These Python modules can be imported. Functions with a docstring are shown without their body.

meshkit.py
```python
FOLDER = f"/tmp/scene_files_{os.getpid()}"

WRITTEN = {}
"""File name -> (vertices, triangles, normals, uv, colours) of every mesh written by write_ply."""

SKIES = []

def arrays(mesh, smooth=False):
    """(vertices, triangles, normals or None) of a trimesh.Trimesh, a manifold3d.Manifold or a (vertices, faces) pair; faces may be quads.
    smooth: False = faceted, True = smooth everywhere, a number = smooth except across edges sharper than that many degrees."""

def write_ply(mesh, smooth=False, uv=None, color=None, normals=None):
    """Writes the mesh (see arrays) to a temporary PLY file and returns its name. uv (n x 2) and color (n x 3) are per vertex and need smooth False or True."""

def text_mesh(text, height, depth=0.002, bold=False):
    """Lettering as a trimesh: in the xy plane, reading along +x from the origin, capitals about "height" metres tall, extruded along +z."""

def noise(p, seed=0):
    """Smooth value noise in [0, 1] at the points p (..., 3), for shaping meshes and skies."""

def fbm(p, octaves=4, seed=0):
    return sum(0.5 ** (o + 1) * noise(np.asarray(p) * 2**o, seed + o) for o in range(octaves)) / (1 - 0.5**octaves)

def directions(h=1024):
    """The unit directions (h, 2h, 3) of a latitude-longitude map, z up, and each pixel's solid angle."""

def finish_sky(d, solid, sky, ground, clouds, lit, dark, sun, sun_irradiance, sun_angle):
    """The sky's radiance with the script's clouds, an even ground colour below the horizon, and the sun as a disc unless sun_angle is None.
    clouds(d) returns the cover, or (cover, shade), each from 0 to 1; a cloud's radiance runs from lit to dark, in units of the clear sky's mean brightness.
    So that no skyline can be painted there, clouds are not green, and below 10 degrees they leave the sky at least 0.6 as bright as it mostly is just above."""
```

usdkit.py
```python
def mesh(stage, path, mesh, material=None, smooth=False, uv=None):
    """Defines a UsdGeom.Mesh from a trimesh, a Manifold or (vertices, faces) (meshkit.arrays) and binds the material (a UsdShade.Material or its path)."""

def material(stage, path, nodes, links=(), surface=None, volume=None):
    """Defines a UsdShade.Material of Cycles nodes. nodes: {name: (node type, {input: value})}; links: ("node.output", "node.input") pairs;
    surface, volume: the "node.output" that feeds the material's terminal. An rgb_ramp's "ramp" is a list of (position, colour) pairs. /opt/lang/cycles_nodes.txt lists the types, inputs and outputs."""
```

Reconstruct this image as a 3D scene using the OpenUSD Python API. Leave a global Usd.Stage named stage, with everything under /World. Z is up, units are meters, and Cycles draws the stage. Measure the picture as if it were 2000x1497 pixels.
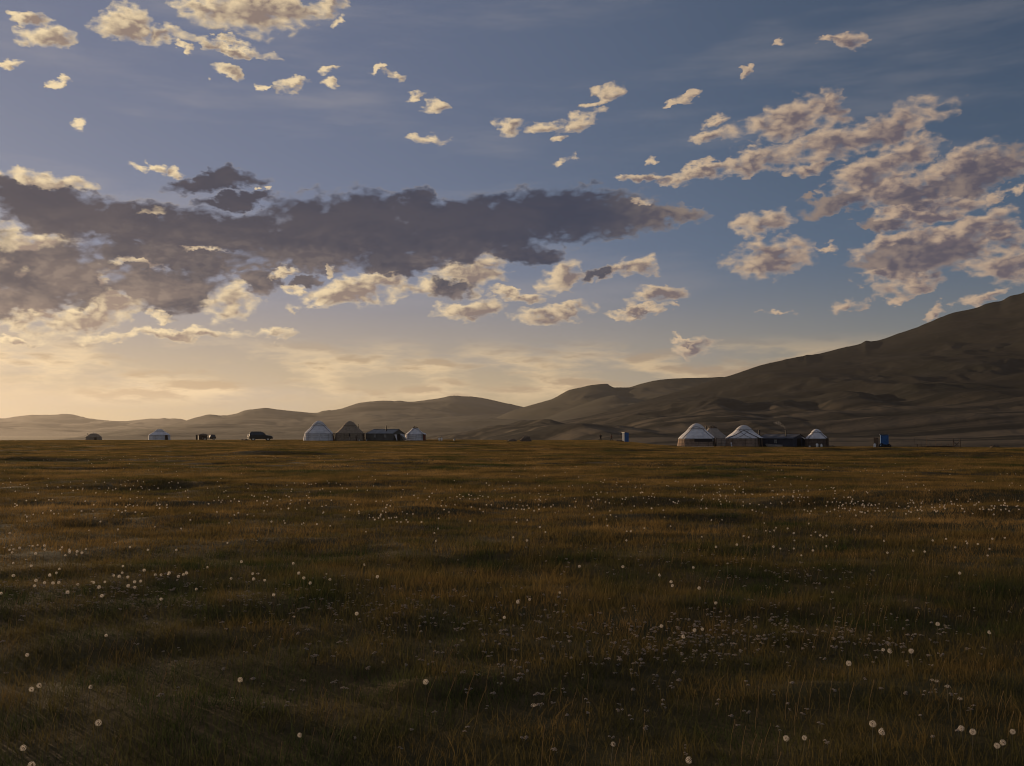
import math, random
import numpy as np
import trimesh
import meshkit, usdkit
from pxr import Usd, UsdGeom, UsdLux, UsdShade, Gf, Sdf, Vt

stage = Usd.Stage.CreateInMemory()
UsdGeom.SetStageUpAxis(stage, UsdGeom.Tokens.z)
UsdGeom.SetStageMetersPerUnit(stage, 1.0)
UsdGeom.Xform.Define(stage, '/World')
UsdGeom.Scope.Define(stage, '/World/Looks')

# ------------------------------------------------------------------ camera
F, CX, CY = 2000.0, 1000.0, 748.5          # focal length and centre of the 2000 x 1497 photograph, in its pixels
EYE = 1.7
PITCH = math.atan2(98.5, F)                # eye-level line lies 98.5 px under the centre
cam = UsdGeom.Camera.Define(stage, '/World/camera')
cam.CreateProjectionAttr('perspective')
cam.CreateHorizontalApertureAttr(36.0)
cam.CreateVerticalApertureAttr(36.0 * 766 / 1024)
cam.CreateFocalLengthAttr(36.0 * F / 2000.0)
cam.CreateClippingRangeAttr(Gf.Vec2f(0.05, 60000.0))
cam.AddTranslateOp().Set(Gf.Vec3d(0, 0, EYE))
cam.AddRotateXOp().Set(90.0 + math.degrees(PITCH))
EXPOSURE = 0.0
HAZE = 0.000022
cam.CreateExposureAttr(EXPOSURE)


def ray(px, py):
    """Unit direction of a photograph pixel."""
    a, b = (px - CX) / F, (CY - py) / F
    d = np.array([a, math.cos(PITCH) - b * math.sin(PITCH), math.sin(PITCH) + b * math.cos(PITCH)])
    return d / np.linalg.norm(d)


def azel(px, py):
    d = ray(px, py)
    return math.degrees(math.atan2(d[0], d[1])), math.degrees(math.asin(d[2]))


# ------------------------------------------------------------------ sun and sky
SUN_AZ, SUN_EL = math.radians(-43.0), math.radians(6.0)
SUN = np.array([math.sin(SUN_AZ) * math.cos(SUN_EL), math.cos(SUN_AZ) * math.cos(SUN_EL), math.sin(SUN_EL)])
sun = UsdLux.DistantLight.Define(stage, '/World/sun')
sun.CreateNormalizeAttr(True)
sun.CreateIntensityAttr(1.25)
sun.CreateAngleAttr(0.5)
sun.CreateColorAttr(Gf.Vec3f(1.0, 0.69, 0.41))
_q = Gf.Rotation(Gf.Vec3d(0, 0, 1), Gf.Vec3d(*SUN.tolist()))
sun.AddOrientOp(UsdGeom.XformOp.PrecisionDouble).Set(Gf.Quatd(_q.GetQuat()))
SKY_STRENGTH = 0.05
AIR, DUST, OZONE = 1.0, 4.0, 2.0
VEIL = (0.9, 0.5)                         # how much of the veil shows low down and high up
VEIL_LOW = ((0.44, 0.33, 0.20), (0.52, 0.392, 0.235))
VEIL_HIGH = ((0.13, 0.175, 0.27), (0.21, 0.235, 0.36))
BAR = ((0.56, 0.41, 0.25), (0.82, 0.62, 0.37), (0.34, 0.25, 0.175), (0.46, 0.33, 0.20))
LITC = ((0.50, 0.365, 0.26), (0.86, 0.68, 0.42))
SHADEC = ((0.125, 0.106, 0.130), (0.27, 0.205, 0.175))
DARKC = ((0.030, 0.046, 0.088), (0.034, 0.044, 0.078), (0.085, 0.090, 0.128), (0.180, 0.152, 0.145))

# clouds, measured in the photograph's pixels: centre, half sizes, tilt in degrees; drawn on the sky by direction
LIT = [(50, 35, 40, 13, 0), (90, 73, 47, 17, 0), (230, 48, 52, 24, 20), (298, 66, 62, 19, 0), (480, 20, 110, 46, 0), (390, 12, 55, 18, 0), (540, 15, 60, 30, 0),
       (640, 12, 60, 20, 15), (657, 45, 20, 10, 25), (440, 92, 88, 11, -5), (350, 98, 12, 8, 0), (438, 145, 34, 15, -25), (567, 165, 34, 13, 15), (640, 131, 22, 9, 10),
       (642, 160, 19, 12, 0), (518, 170, 9, 6, 0), (738, 133, 22, 8, 25), (777, 143, 26, 10, 0), (848, 209, 30, 14, 5), (797, 188, 18, 9, 0), (839, 275, 36, 13, 15),
       (22, 127, 26, 9, 10), (120, 160, 26, 7, 0), (155, 245, 14, 9, 40), (300, 322, 36, 10, 0), (342, 332, 20, 11, 0), (518, 366, 13, 5, 0),
       (1000, 237, 36, 18, 10), (1060, 252, 42, 12, 10), (1130, 247, 44, 15, 20), (1100, 277, 18, 9, 0), (1190, 182, 36, 17, 20), (1160, 205, 30, 10, 15), (1105, 317, 22, 8, 25),
       (1350, 190, 40, 9, 15), (1315, 207, 12, 7, 0), (1458, 147, 20, 9, 0), (1672, 75, 38, 16, 0), (1624, 75, 22, 9, 0), (1522, 82, 16, 7, 0), (1275, 312, 20, 7, 15),
       (1530, 235, 118, 38, 14), (1622, 208, 34, 36, 0), (1700, 258, 160, 36, 12), (1620, 272, 80, 26, 8), (1380, 272, 44, 16, 15), (1400, 235, 30, 12, 20),
       (1270, 354, 70, 11, -6), (1360, 335, 70, 14, 14), (1480, 317, 110, 24, 10), (1590, 327, 60, 15, 0), (1215, 348, 17, 10, 0), (1690, 350, 80, 36, 25), (1760, 310, 80, 34, 20),
       (1740, 370, 90, 30, 10), (1870, 325, 70, 30, 25), (1960, 315, 60, 25, -10), (1960, 380, 34, 12, 20), (1820, 412, 110, 24, 5), (1900, 440, 70, 22, 10),
       (1740, 420, 50, 18, 5), (1740, 475, 70, 22, 15), (1840, 470, 90, 26, 5), (1950, 460, 60, 30, 0), (1490, 440, 60, 29, 10), (1500, 510, 94, 40, 0), (1610, 482, 40, 7, 0),
       (1960, 515, 70, 40, 0), (1775, 552, 76, 24, 18), (1740, 530, 70, 20, 5), (1652, 602, 36, 17, 15), (1530, 607, 42, 6, 0), (1825, 607, 30, 10, 10), (1925, 583, 44, 13, 15),
       (1752, 588, 34, 10, 20), (1364, 674, 58, 19, 5), (1330, 660, 30, 6, 0), (1275, 582, 52, 24, 5), (1255, 608, 70, 9, 0), (1240, 520, 48, 22, 10), (1190, 530, 60, 18, 15),
       (1105, 540, 44, 24, 30), (1080, 607, 90, 17, 4), (905, 605, 72, 19, 10), (920, 535, 80, 40, 15), (830, 565, 90, 20, 5), (690, 570, 110, 25, 8), (740, 550, 60, 20, 0),
       (575, 570, 20, 12, 0), (620, 585, 50, 12, 15), (655, 530, 12, 12, 30), (165, 620, 100, 34, 14), (70, 620, 80, 20, 0), (440, 590, 62, 36, 0), (315, 612, 20, 15, 0),
       (215, 590, 60, 30, 0), (330, 655, 180, 13, 2), (530, 657, 46, 13, 0), (25, 665, 42, 10, 0), (60, 478, 90, 34, 10), (20, 520, 50, 30, 0), (270, 515, 70, 13, 0), (400, 485, 60, 10, 0), (560, 530, 40, 12, 10), (210, 545, 16, 22, 0), (60, 350, 90, 20, 0), (295, 425, 40, 14, 10),
       (1020, 575, 60, 10, 0), (1240, 395, 30, 10, 10)]
DARK = [(40, 385, 130, 36, -5), (100, 415, 150, 50, -8), (270, 445, 230, 46, -3), (420, 455, 180, 44, 0), (690, 435, 210, 66, 4), (620, 480, 240, 52, 0), (900, 440, 220, 56, 0), (800, 400, 80, 32, 0),
        (1080, 420, 200, 54, 0), (1200, 420, 130, 40, 0), (1290, 417, 90, 20, -4), (860, 480, 230, 48, 0), (1030, 500, 90, 20, 3), (790, 520, 110, 26, 0), (420, 355, 105, 18, 9), (455, 392, 76, 15, 10),
        (90, 535, 160, 76, 0), (30, 590, 120, 34, 0), (320, 562, 120, 50, 5), (510, 545, 50, 26, 0), (340, 500, 190, 30, 0), (870, 562, 76, 20, 8), (1170, 535, 40, 14, 20), (1890, 352, 120, 32, 22), (1640, 398, 70, 18, 8),
        (1800, 380, 70, 22, 10), (1800, 500, 120, 34, 5), (1760, 490, 60, 26, 0), (1720, 440, 50, 14, 0), (610, 552, 36, 12, 15)]

N, L = {}, []
PXDEG = math.degrees(1 / F)


def node(name, kind, **kw):
    """A shader node of the sky; an input is a value or the "node.output" that feeds it. Returns the node's name."""
    given = {}
    for k, v in kw.items():
        if isinstance(v, str) and '.' in v:
            L.append((v, f'{name}.{k}'))
        else:
            given[k] = v
    N[name] = (kind, given)
    return name


def math_node(name, kind, a, b=0.5):
    return node(name, 'math', math_type=kind, value1=a, value2=b) + '.value'


def rng_node(name, a, lo, hi, t0=0.0, t1=1.0):
    return node(name, 'map_range', range_type='smoothstep', value=a, from_min=lo, from_max=hi, to_min=t0, to_max=t1, clamp=True) + '.result'


def mixc(name, fac, a, b):
    return node(name, 'mix_color', blend_type='mix', fac=fac, a=a, b=b) + '.result'


def vec(name, kind, a, b):
    return node(name, 'vector_math', math_type=kind, vector1=a, vector2=b) + '.vector'


node('tc', 'texture_coordinate')
D = vec('dir', 'normalize', 'tc.generated', (0, 0, 0))
node('sep', 'separate_xyz', vector=D)
AZ = math_node('azd', 'degrees', math_node('az', 'arctan2', 'sep.x', 'sep.y'))
EL = math_node('eld', 'degrees', math_node('el', 'arcsine', 'sep.z'))
node('pd', 'combine_xyz', x=AZ, y=EL)
NS = vec('nst', 'multiply', D, (1, 1, 1.7))
# ragged edges: the plane of directions is pushed about by noise
node('w1', 'noise_texture', vector=NS, scale=26.0, detail=4.0, roughness=0.62)
PW = vec('pw', 'add', 'pd.vector', vec('w1s', 'multiply', vec('w1c', 'subtract', 'w1.color', (0.5, 0.5, 0.5)), (3.6, 2.4, 0.0)))
node('f1', 'noise_texture', vector=NS, scale=36.0, detail=6.0, roughness=0.57)
node('f2', 'noise_texture', vector=vec('off', 'multiply', D, (16.0, 16.0, 42.0)), scale=1.0, detail=4.0, roughness=0.58, distortion=0.4)
BROAD = rng_node('broad', 'f2.fac', 0.36, 0.64)
NS2 = vec('ns2', 'add', NS, (-0.0085, -0.002, 0.0045))
node('f3', 'noise_texture', vector=NS2, scale=36.0, detail=4.0, roughness=0.57)
node('fb3', 'noise_texture', vector=vec('fbv3', 'add', NS2, vec('fbw3', 'multiply', 'w1.color', (0.012, 0.012, 0.012))), scale=62.0, detail=1.0, roughness=0.5)
PUFF2 = math_node('puffb', 'multiply', math_node('puffb0', 'subtract', 0.13, math_node('puffb1', 'absolute', math_node('puffb2', 'subtract', 'fb3.fac', 0.5))), 1.7)
NZ2 = math_node('nzb', 'add', math_node('nzb1', 'multiply', math_node('nzb0', 'subtract', 'f3.fac', 0.5), 1.7), PUFF2)
node('sky', 'sky_texture', sky_type='single_scattering', sun_disc=False, sun_elevation=SUN_EL, sun_rotation=SUN_AZ, altitude=3000.0, air_density=AIR, aerosol_density=DUST, ozone_density=OZONE)
node('dots', 'vector_math', math_type='dot_product', vector1=D, vector2=tuple(SUN))
NEAR = rng_node('near', 'dots.value', 0.45, 0.98)
# a thin high veil lightens the blue, most towards the sun and low down
veil = math_node('veil', 'multiply', rng_node('veil1', EL, 1.0, 16.0, VEIL[0], VEIL[1]), rng_node('veil2', 'dots.value', 0.25, 0.9, 0.4, 1.0))
veil_col = mixc('veilc', rng_node('veil3', EL, 1.0, 10.5), mixc('veilw', NEAR, VEIL_LOW[0], VEIL_LOW[1]), mixc('veilh', NEAR, VEIL_HIGH[0], VEIL_HIGH[1]))
clear1 = mixc('clear1', veil, vec('skyk', 'multiply', 'sky.color', (SKY_STRENGTH,) * 3), veil_col)
# faint high wisps
node('wisp', 'noise_texture', vector=node('wispm', 'mapping', mapping_type='point', vector=D, rotation=(0.0, math.radians(-14), 0.0), scale=(3.0, 3.0, 20.0)) + '.vector', scale=1.0, detail=5.0, roughness=0.6)
clear0 = mixc('clear0', math_node('wispf', 'multiply', rng_node('wispr', 'wisp.fac', 0.46, 0.72), 0.34), clear1, mixc('wispc', NEAR, (0.24, 0.235, 0.26), (0.40, 0.37, 0.37)))
# thin bars of cloud low over the horizon
node('barn', 'noise_texture', vector=vec('barm', 'multiply', D, (10.0, 10.0, 44.0)), scale=1.0, detail=5.0, roughness=0.56)
barw = math_node('barw', 'multiply', rng_node('bar1', EL, 1.2, 2.4), rng_node('bar2', EL, 3.6, 5.6, 1.0, 0.0))
barf = math_node('barf', 'multiply', math_node('bar', 'multiply', rng_node('barc', 'barn.fac', 0.40, 0.60), barw), 0.85)
node('barn2', 'noise_texture', vector=vec('barm2', 'multiply', vec('baro', 'add', D, (0, 0, 0.006)), (10.0, 10.0, 44.0)), scale=1.0, detail=5.0, roughness=0.56)
bar_rel = rng_node('barrel', math_node('barr0', 'subtract', 'barn.fac', 'barn2.fac'), -0.03, 0.11)
CLEAR = mixc('barred', barf, clear0, mixc('barcol', bar_rel, mixc('barl', NEAR, BAR[0], BAR[1]), mixc('bard', NEAR, BAR[2], BAR[3])))
node('fb', 'noise_texture', vector=vec('fbv', 'add', NS, vec('fbw', 'multiply', 'w1.color', (0.012, 0.012, 0.012))), scale=62.0, detail=1.0, roughness=0.5)
PUFF = math_node('puff', 'multiply', math_node('puff0', 'subtract', 0.13, math_node('puff1', 'absolute', math_node('puff2', 'subtract', 'fb.fac', 0.5))), 1.7)
NZ = math_node('nz', 'add', math_node('nz1', 'multiply', math_node('nz0', 'subtract', 'f1.fac', 0.5), 1.7), PUFF)
node('fl', 'noise_texture', vector=NS, scale=11.0, detail=2.0, roughness=0.55)
REL = rng_node('rel', math_node('rel0', 'subtract', 'nz.value', 'nzb.value'), -0.22, 0.34)
SIDE = rng_node('side', AZ, 4.0, 12.0)
PW2 = vec('pw2', 'add', PW, (-0.46, 0.16, 0.0))
lit_col = mixc('litc', NEAR, LITC[0], LITC[1])
shade_col = mixc('shdc', NEAR, SHADEC[0], SHADEC[1])
dark_col = mixc('drkc', NEAR, DARKC[0], DARKC[1])
dark_col2 = mixc('drke', rng_node('drkf', EL, 7.0, 12.0), mixc('drkd', NEAR, DARKC[2], DARKC[3]), dark_col)


def field(tag, rows, grow, at=PW):
    """The highest of a list of soft ellipses of cloud."""
    last = 0.0
    for i, (a, e, rx, ry, rot) in enumerate(rows):
        m = node(f'{tag}m{i}', 'mapping', mapping_type='texture', vector=at, location=(a, e, 0), rotation=(0, 0, math.radians(rot)), scale=(rx * grow, ry * grow, 1))
        g = node(f'{tag}g{i}', 'gradient_texture', gradient_type='spherical', vector=f'{m}.vector') + '.fac'
        last = g if last == 0.0 else math_node(f'{tag}x{i}', 'maximum', last, g)
    return last


def shaded(tag, lit_f, dark_f, lit_up=0.0, dark_up=0.0):
    """The background of one patch of sky with the given cloud and dark cloud; the last two are the same fields a little nearer the light."""
    both = math_node(tag + 'both', 'maximum', lit_f, math_node(tag + 'dkk', 'multiply', dark_f, 1.5))
    up = math_node(tag + 'up', 'maximum', lit_up, dark_up)
    raw = math_node(tag + 'cov0', 'add', both, NZ)
    cov = math_node(tag + 'cov1', 'multiply', rng_node(tag + 'cov', raw, 0.04, 0.78), rng_node(tag + 'has', both, 0.0, 0.12))
    thick = rng_node(tag + 'thick', math_node(tag + 'thk', 'add', math_node(tag + 'thk1', 'subtract', math_node(tag + 'thk4', 'multiply', dark_f, 1.7), math_node(tag + 'thk5', 'multiply', lit_f, 1.15)), math_node(tag + 'thk2', 'multiply', NZ, 0.45)), -0.20, 0.42)
    occl = rng_node(tag + 'occ', math_node(tag + 'occ1', 'add', up, math_node(tag + 'occ2', 'multiply', NZ2, 0.85)), 0.06, 1.0)
    deep = rng_node(tag + 'deep', math_node(tag + 'sf', 'add', both, math_node(tag + 'sf1', 'multiply', NZ, 0.5)), 0.12, 0.70, 0.25, 1.0)
    body = mixc(tag + 'body', math_node(tag + 'shd', 'multiply', math_node(tag + 'shd9', 'multiply', occl, deep), math_node(tag + 'shd8', 'subtract', 1.05, math_node(tag + 'shd7', 'multiply', REL, 0.26))), lit_col, shade_col)
    dk = mixc(tag + 'dk', math_node(tag + 'dk1', 'multiply', math_node(tag + 'dk5', 'maximum', REL, math_node(tag + 'dk9', 'subtract', 1.0, occl)), math_node(tag + 'dk6', 'maximum', BROAD, 0.4)), dark_col, dark_col2)
    dk = mixc(tag + 'dkr', math_node(tag + 'dkr1', 'multiply', rng_node(tag + 'dkr2', AZ, 5.0, 13.0), 0.42), dk, shade_col)
    dk2 = mixc(tag + 'dk2', math_node(tag + 'dk7', 'multiply', rng_node(tag + 'dk8', EL, 6.5, 11.0, 0.5, 0.08), BROAD), dk, shade_col)
    col = mixc(tag + 'fin', cov, CLEAR, mixc(tag + 'cl', math_node(tag + 'thr', 'multiply', thick, math_node(tag + 'thr1', 'subtract', 1.0, math_node(tag + 'thr2', 'multiply', SIDE, 0.42))), body, dk2))
    return node(tag + 'bg', 'background_shader', color=vec(tag + 'un', 'multiply', col, (1 / SKY_STRENGTH,) * 3), strength=SKY_STRENGTH) + '.background'


def inside(rows, a0, a1, e0, e1):
    out = []
    for px, py, rx, ry, rot in rows:
        a, e = azel(px, py)
        k, r = PXDEG * 1.35, math.radians(rot)
        hx, hy = math.hypot(rx * math.cos(r), ry * math.sin(r)) * k + 1.0, math.hypot(rx * math.sin(r), ry * math.cos(r)) * k + 0.7
        if a + hx > a0 and a - hx < a1 and e + hy > e0 and e - hy < e1:
            out.append((a, e, rx * PXDEG, ry * PXDEG, rot))
    return out


# the sky in patches, so that only a patch's own clouds are worked out there
AZ_AT, EL_AT = (-31, -15, -5, 5, 15, 31), (0, 7, 12, 17, 26)


def choose(name, axis, at, below, above):
    return node(name, 'mix_closure', fac=math_node(name + 's', 'greater_than', axis, float(at)), closure1=below, closure2=above) + '.closure'


cols = []
for i in range(len(AZ_AT) - 1):
    cell = None
    for j in range(len(EL_AT) - 1):
        box = (AZ_AT[i], AZ_AT[i + 1], EL_AT[j], EL_AT[j + 1])
        tag = f'p{i}{j}'
        lit, dark = inside(LIT, *box), inside(DARK, *box)
        LG = 1.2 if AZ_AT[i] < 5 else 1.1
        bg = shaded(tag, field(tag + 'l', lit, LG), field(tag + 'd', dark, 1.17), field(tag + 'lu', lit, LG, PW2), field(tag + 'du', dark, 1.17, PW2))
        cell = bg if cell is None else choose(f'c{i}{j}', EL, EL_AT[j], cell, bg)
    cols.append(cell)
frame = cols[0]
for i in range(1, len(cols)):
    frame = choose(f'q{i}', AZ, AZ_AT[i], frame, cols[i])
# beyond the picture the same broken cloud goes on
gen = math_node('gen', 'multiply', rng_node('gen0', 'fl.fac', 0.52, 0.72), rng_node('gen1', EL, 4.0, 9.0))
rest = shaded('o', gen, math_node('gend', 'multiply', gen, rng_node('gend0', 'fl.fac', 0.6, 0.75)), gen, gen)
away = math_node('away', 'maximum', math_node('aw1', 'greater_than', math_node('aw2', 'absolute', AZ), 31.0), math_node('aw3', 'greater_than', math_node('aw4', 'absolute', EL), 26.0))
low = node('lowbg', 'background_shader', color=vec('lowun', 'multiply', CLEAR, (1 / SKY_STRENGTH,) * 3), strength=SKY_STRENGTH) + '.background'
rest2 = node('rest2', 'mix_closure', fac=math_node('rs', 'less_than', EL, 0.0), closure1=rest, closure2=low) + '.closure'
node('whole', 'mix_closure', fac=math_node('inn', 'maximum', away, math_node('rs2', 'less_than', EL, 0.0)), closure1=frame, closure2=rest2)
sky_mat = usdkit.material(stage, '/World/Looks/sky', N, L, surface='whole.closure')
dome = UsdLux.DomeLight.Define(stage, '/World/sky')
UsdShade.MaterialBindingAPI.Apply(dome.GetPrim()).Bind(sky_mat)
dome.GetPrim().SetCustomDataByKey('kind', 'structure')

# ------------------------------------------------------------------ helpers
from scipy.interpolate import PchipInterpolator
from scipy.ndimage import gaussian_filter1d

NAMES = {}


def fresh_name(base, name):
    """name, or name_001, name_002 ... when that is taken under base."""
    k = NAMES.get((base, name), 0)
    NAMES[(base, name)] = k + 1
    return name if k == 0 else f'{name}_{k:03d}'


def describe(prim, label=None, category=None, group=None, kind=None):
    for k, v in (('label', label), ('category', category), ('group', group), ('kind', kind)):
        if v:
            prim.SetCustomDataByKey(k, v)


def matrix(loc, rz=0.0, scale=(1, 1, 1), up=None):
    if np.ndim(scale) == 0:
        scale = (scale,) * 3
    m = np.diag([*scale, 1.0]) @ np.array([[math.cos(rz), math.sin(rz), 0, 0], [-math.sin(rz), math.cos(rz), 0, 0], [0, 0, 1, 0], [0, 0, 0, 1.0]])
    if up is not None:
        r = np.eye(4)
        r[:3, :3] = trimesh.geometry.align_vectors([0, 0, 1], up)[:3, :3].T
        m = m @ r
    m[3, :3] = loc
    return Gf.Matrix4d(m.tolist())


def thing(name, label, category, loc=(0, 0, 0), rz=0.0, scale=(1, 1, 1), group=None, up=None):
    """A top-level thing: an Xform at its base; its parts are meshes below it."""
    path = '/World/' + fresh_name('/World', name)
    x = UsdGeom.Xform.Define(stage, path)
    x.AddTransformOp().Set(matrix(loc, rz, scale, up))
    describe(x.GetPrim(), label, category, group)
    return x.GetPrim()


def part(parent, name, mesh, material, smooth=35, label=None):
    base = str(parent.GetPath())
    m = usdkit.mesh(stage, base + '/' + fresh_name(base, name), mesh, material, smooth=smooth)
    if label:
        m.GetPrim().SetCustomDataByKey('label', label)
    return m.GetPrim()


def setting(name, mesh, material, kind='structure', smooth=True):
    m = usdkit.mesh(stage, '/World/' + fresh_name('/World', name), mesh, material, smooth=smooth)
    describe(m.GetPrim(), kind=kind)
    return m.GetPrim()


def copy_of(prim, loc, rz, scale, label, group, up=None):
    """One more of a thing: the same parts at another place, under the next number."""
    base = prim.GetName().rsplit('_', 1)[0] if prim.GetName()[-3:].isdigit() else prim.GetName()
    x = UsdGeom.Xform.Define(stage, '/World/' + fresh_name('/World', base))
    x.GetPrim().GetReferences().AddInternalReference(prim.GetPath())
    x.GetPrim().SetInstanceable(True)
    x.MakeMatrixXform().Set(matrix(loc, rz, scale, up))
    describe(x.GetPrim(), label, prim.GetCustomDataByKey('category'), group)
    return x.GetPrim()


def join(*meshes):
    return trimesh.util.concatenate([m for m in meshes if m is not None])


def box(x0, x1, y0, y1, z0, z1):
    b = trimesh.creation.box((x1 - x0, y1 - y0, z1 - z0))
    b.apply_translation(((x0 + x1) / 2, (y0 + y1) / 2, (z0 + z1) / 2))
    return b


def rod(a, b, r, r2=None, sides=8):
    """A tapering round bar from a to b."""
    a, b = np.asarray(a, float), np.asarray(b, float)
    d = b - a
    h = np.linalg.norm(d)
    v = np.array([[math.cos(t), math.sin(t)] for t in np.linspace(0, 2 * math.pi, sides, endpoint=False)])
    r2 = r if r2 is None else r2
    pts = np.vstack([np.c_[v * r, np.zeros(sides)], np.c_[v * r2, np.full(sides, h)], [[0, 0, 0], [0, 0, h]]])
    f = []
    for i in range(sides):
        j = (i + 1) % sides
        f += [[i, j, sides + j], [i, sides + j, sides + i], [j, i, 2 * sides], [sides + i, sides + j, 2 * sides + 1]]
    m = trimesh.Trimesh(pts, f, process=False)
    t = trimesh.geometry.align_vectors([0, 0, 1], d / h)
    t[:3, 3] = a
    m.apply_transform(t)
    return m


def tube(points, r, sides=6):
    return join(*[rod(points[i], points[i + 1], r, sides=sides) for i in range(len(points) - 1)])


def lathe(profile, n=48, a0=0.0, a1=2 * math.pi):
    """A surface of revolution of (radius, height) points about z."""
    p = np.asarray(profile, float)
    ang = np.linspace(a0, a1, n + 1)
    v = np.stack([p[None, :, 0] * np.cos(ang)[:, None], p[None, :, 0] * np.sin(ang)[:, None], np.broadcast_to(p[None, :, 1], (n + 1, len(p)))], -1).reshape(-1, 3)
    k = len(p)
    f = []
    for i in range(n):
        for j in range(k - 1):
            a, b, c, d = i * k + j, (i + 1) * k + j, (i + 1) * k + j + 1, i * k + j + 1
            f += [[a, b, c], [a, c, d]]
    m = trimesh.Trimesh(v, f, process=False)
    m.merge_vertices()
    return m


def hull(points):
    return trimesh.convex.convex_hull(np.asarray(points, float))


def blob_mesh(rx, ry, rz, seed, rough=0.25, freq=1.6, sub=3, flat=True):
    """A lumpy heap."""
    m = trimesh.creation.icosphere(sub)
    v = m.vertices
    k = 1 + rough * (meshkit.fbm(v * freq + seed * 7.3, 4, seed) - 0.5) * 2
    v = v * k[:, None]
    if flat:
        v[:, 2] = np.where(v[:, 2] < 0, v[:, 2] * 0.15, v[:, 2])
    m.vertices = v * [rx, ry, rz]
    return m


def mat(name, color, rough=0.85, var=0.25, scale=6.0, bump=0.0, spec=0.25, color2=None, extra=None, detail=5.0, metallic=0.0, coord='tc.object'):
    """A plain surface with uneven colour and, if asked, relief."""
    c2 = color2 or tuple(c * (1 - var) for c in color)
    c1 = color if color2 else tuple(min(1, c * (1 + var * 0.6)) for c in color)
    n = {'tc': ('texture_coordinate', {}), 'geo': ('geometry', {}), 'n': ('noise_texture', {'scale': scale, 'detail': detail, 'roughness': 0.6}), 'r': ('rgb_ramp', {'ramp': [(0.32, c2), (0.68, c1)]}),
         'p': ('principled_bsdf', {'roughness': rough, 'specular_ior_level': spec, 'metallic': metallic})}
    l = [(coord, 'n.vector'), ('n.fac', 'r.fac'), ('r.color', 'p.base_color')]
    if bump:
        n['b'] = ('bump', {'strength': 0.6, 'distance': bump})
        l += [('n.fac', 'b.height'), ('b.normal', 'p.normal')]
    return usdkit.material(stage, '/World/Looks/' + name, n, l, surface='p.BSDF')


def smoothstep(a, b, x):
    t = np.clip((np.asarray(x, float) - a) / (b - a), 0, 1)
    return t * t * (3 - 2 * t)


# ------------------------------------------------------------------ the plain
LEFT = PchipInterpolator([0, 40, 100, 150, 210, 300, 450, 700, 1200, 3000, 20000], [0, 0, 0.02, 0.1, 0.22, -0.2, -1.15, -5, -10, -12, -12])
RIGHT = PchipInterpolator([0, 40, 100, 140, 165, 200, 300, 450, 700, 1200, 3000, 20000], [0, 0, -0.06, -0.25, -0.45, -0.85, -2.4, -4.6, -7, -10, -12, -12])
MID = PchipInterpolator([0, 40, 100, 150, 210, 300, 450, 700, 1200, 3000, 20000], [0, 0, 0.02, 0.0, -0.06, -0.35, -1.5, -5, -10, -12, -12])
MOUNDS = []        # x, y, half width, half depth, height


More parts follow.
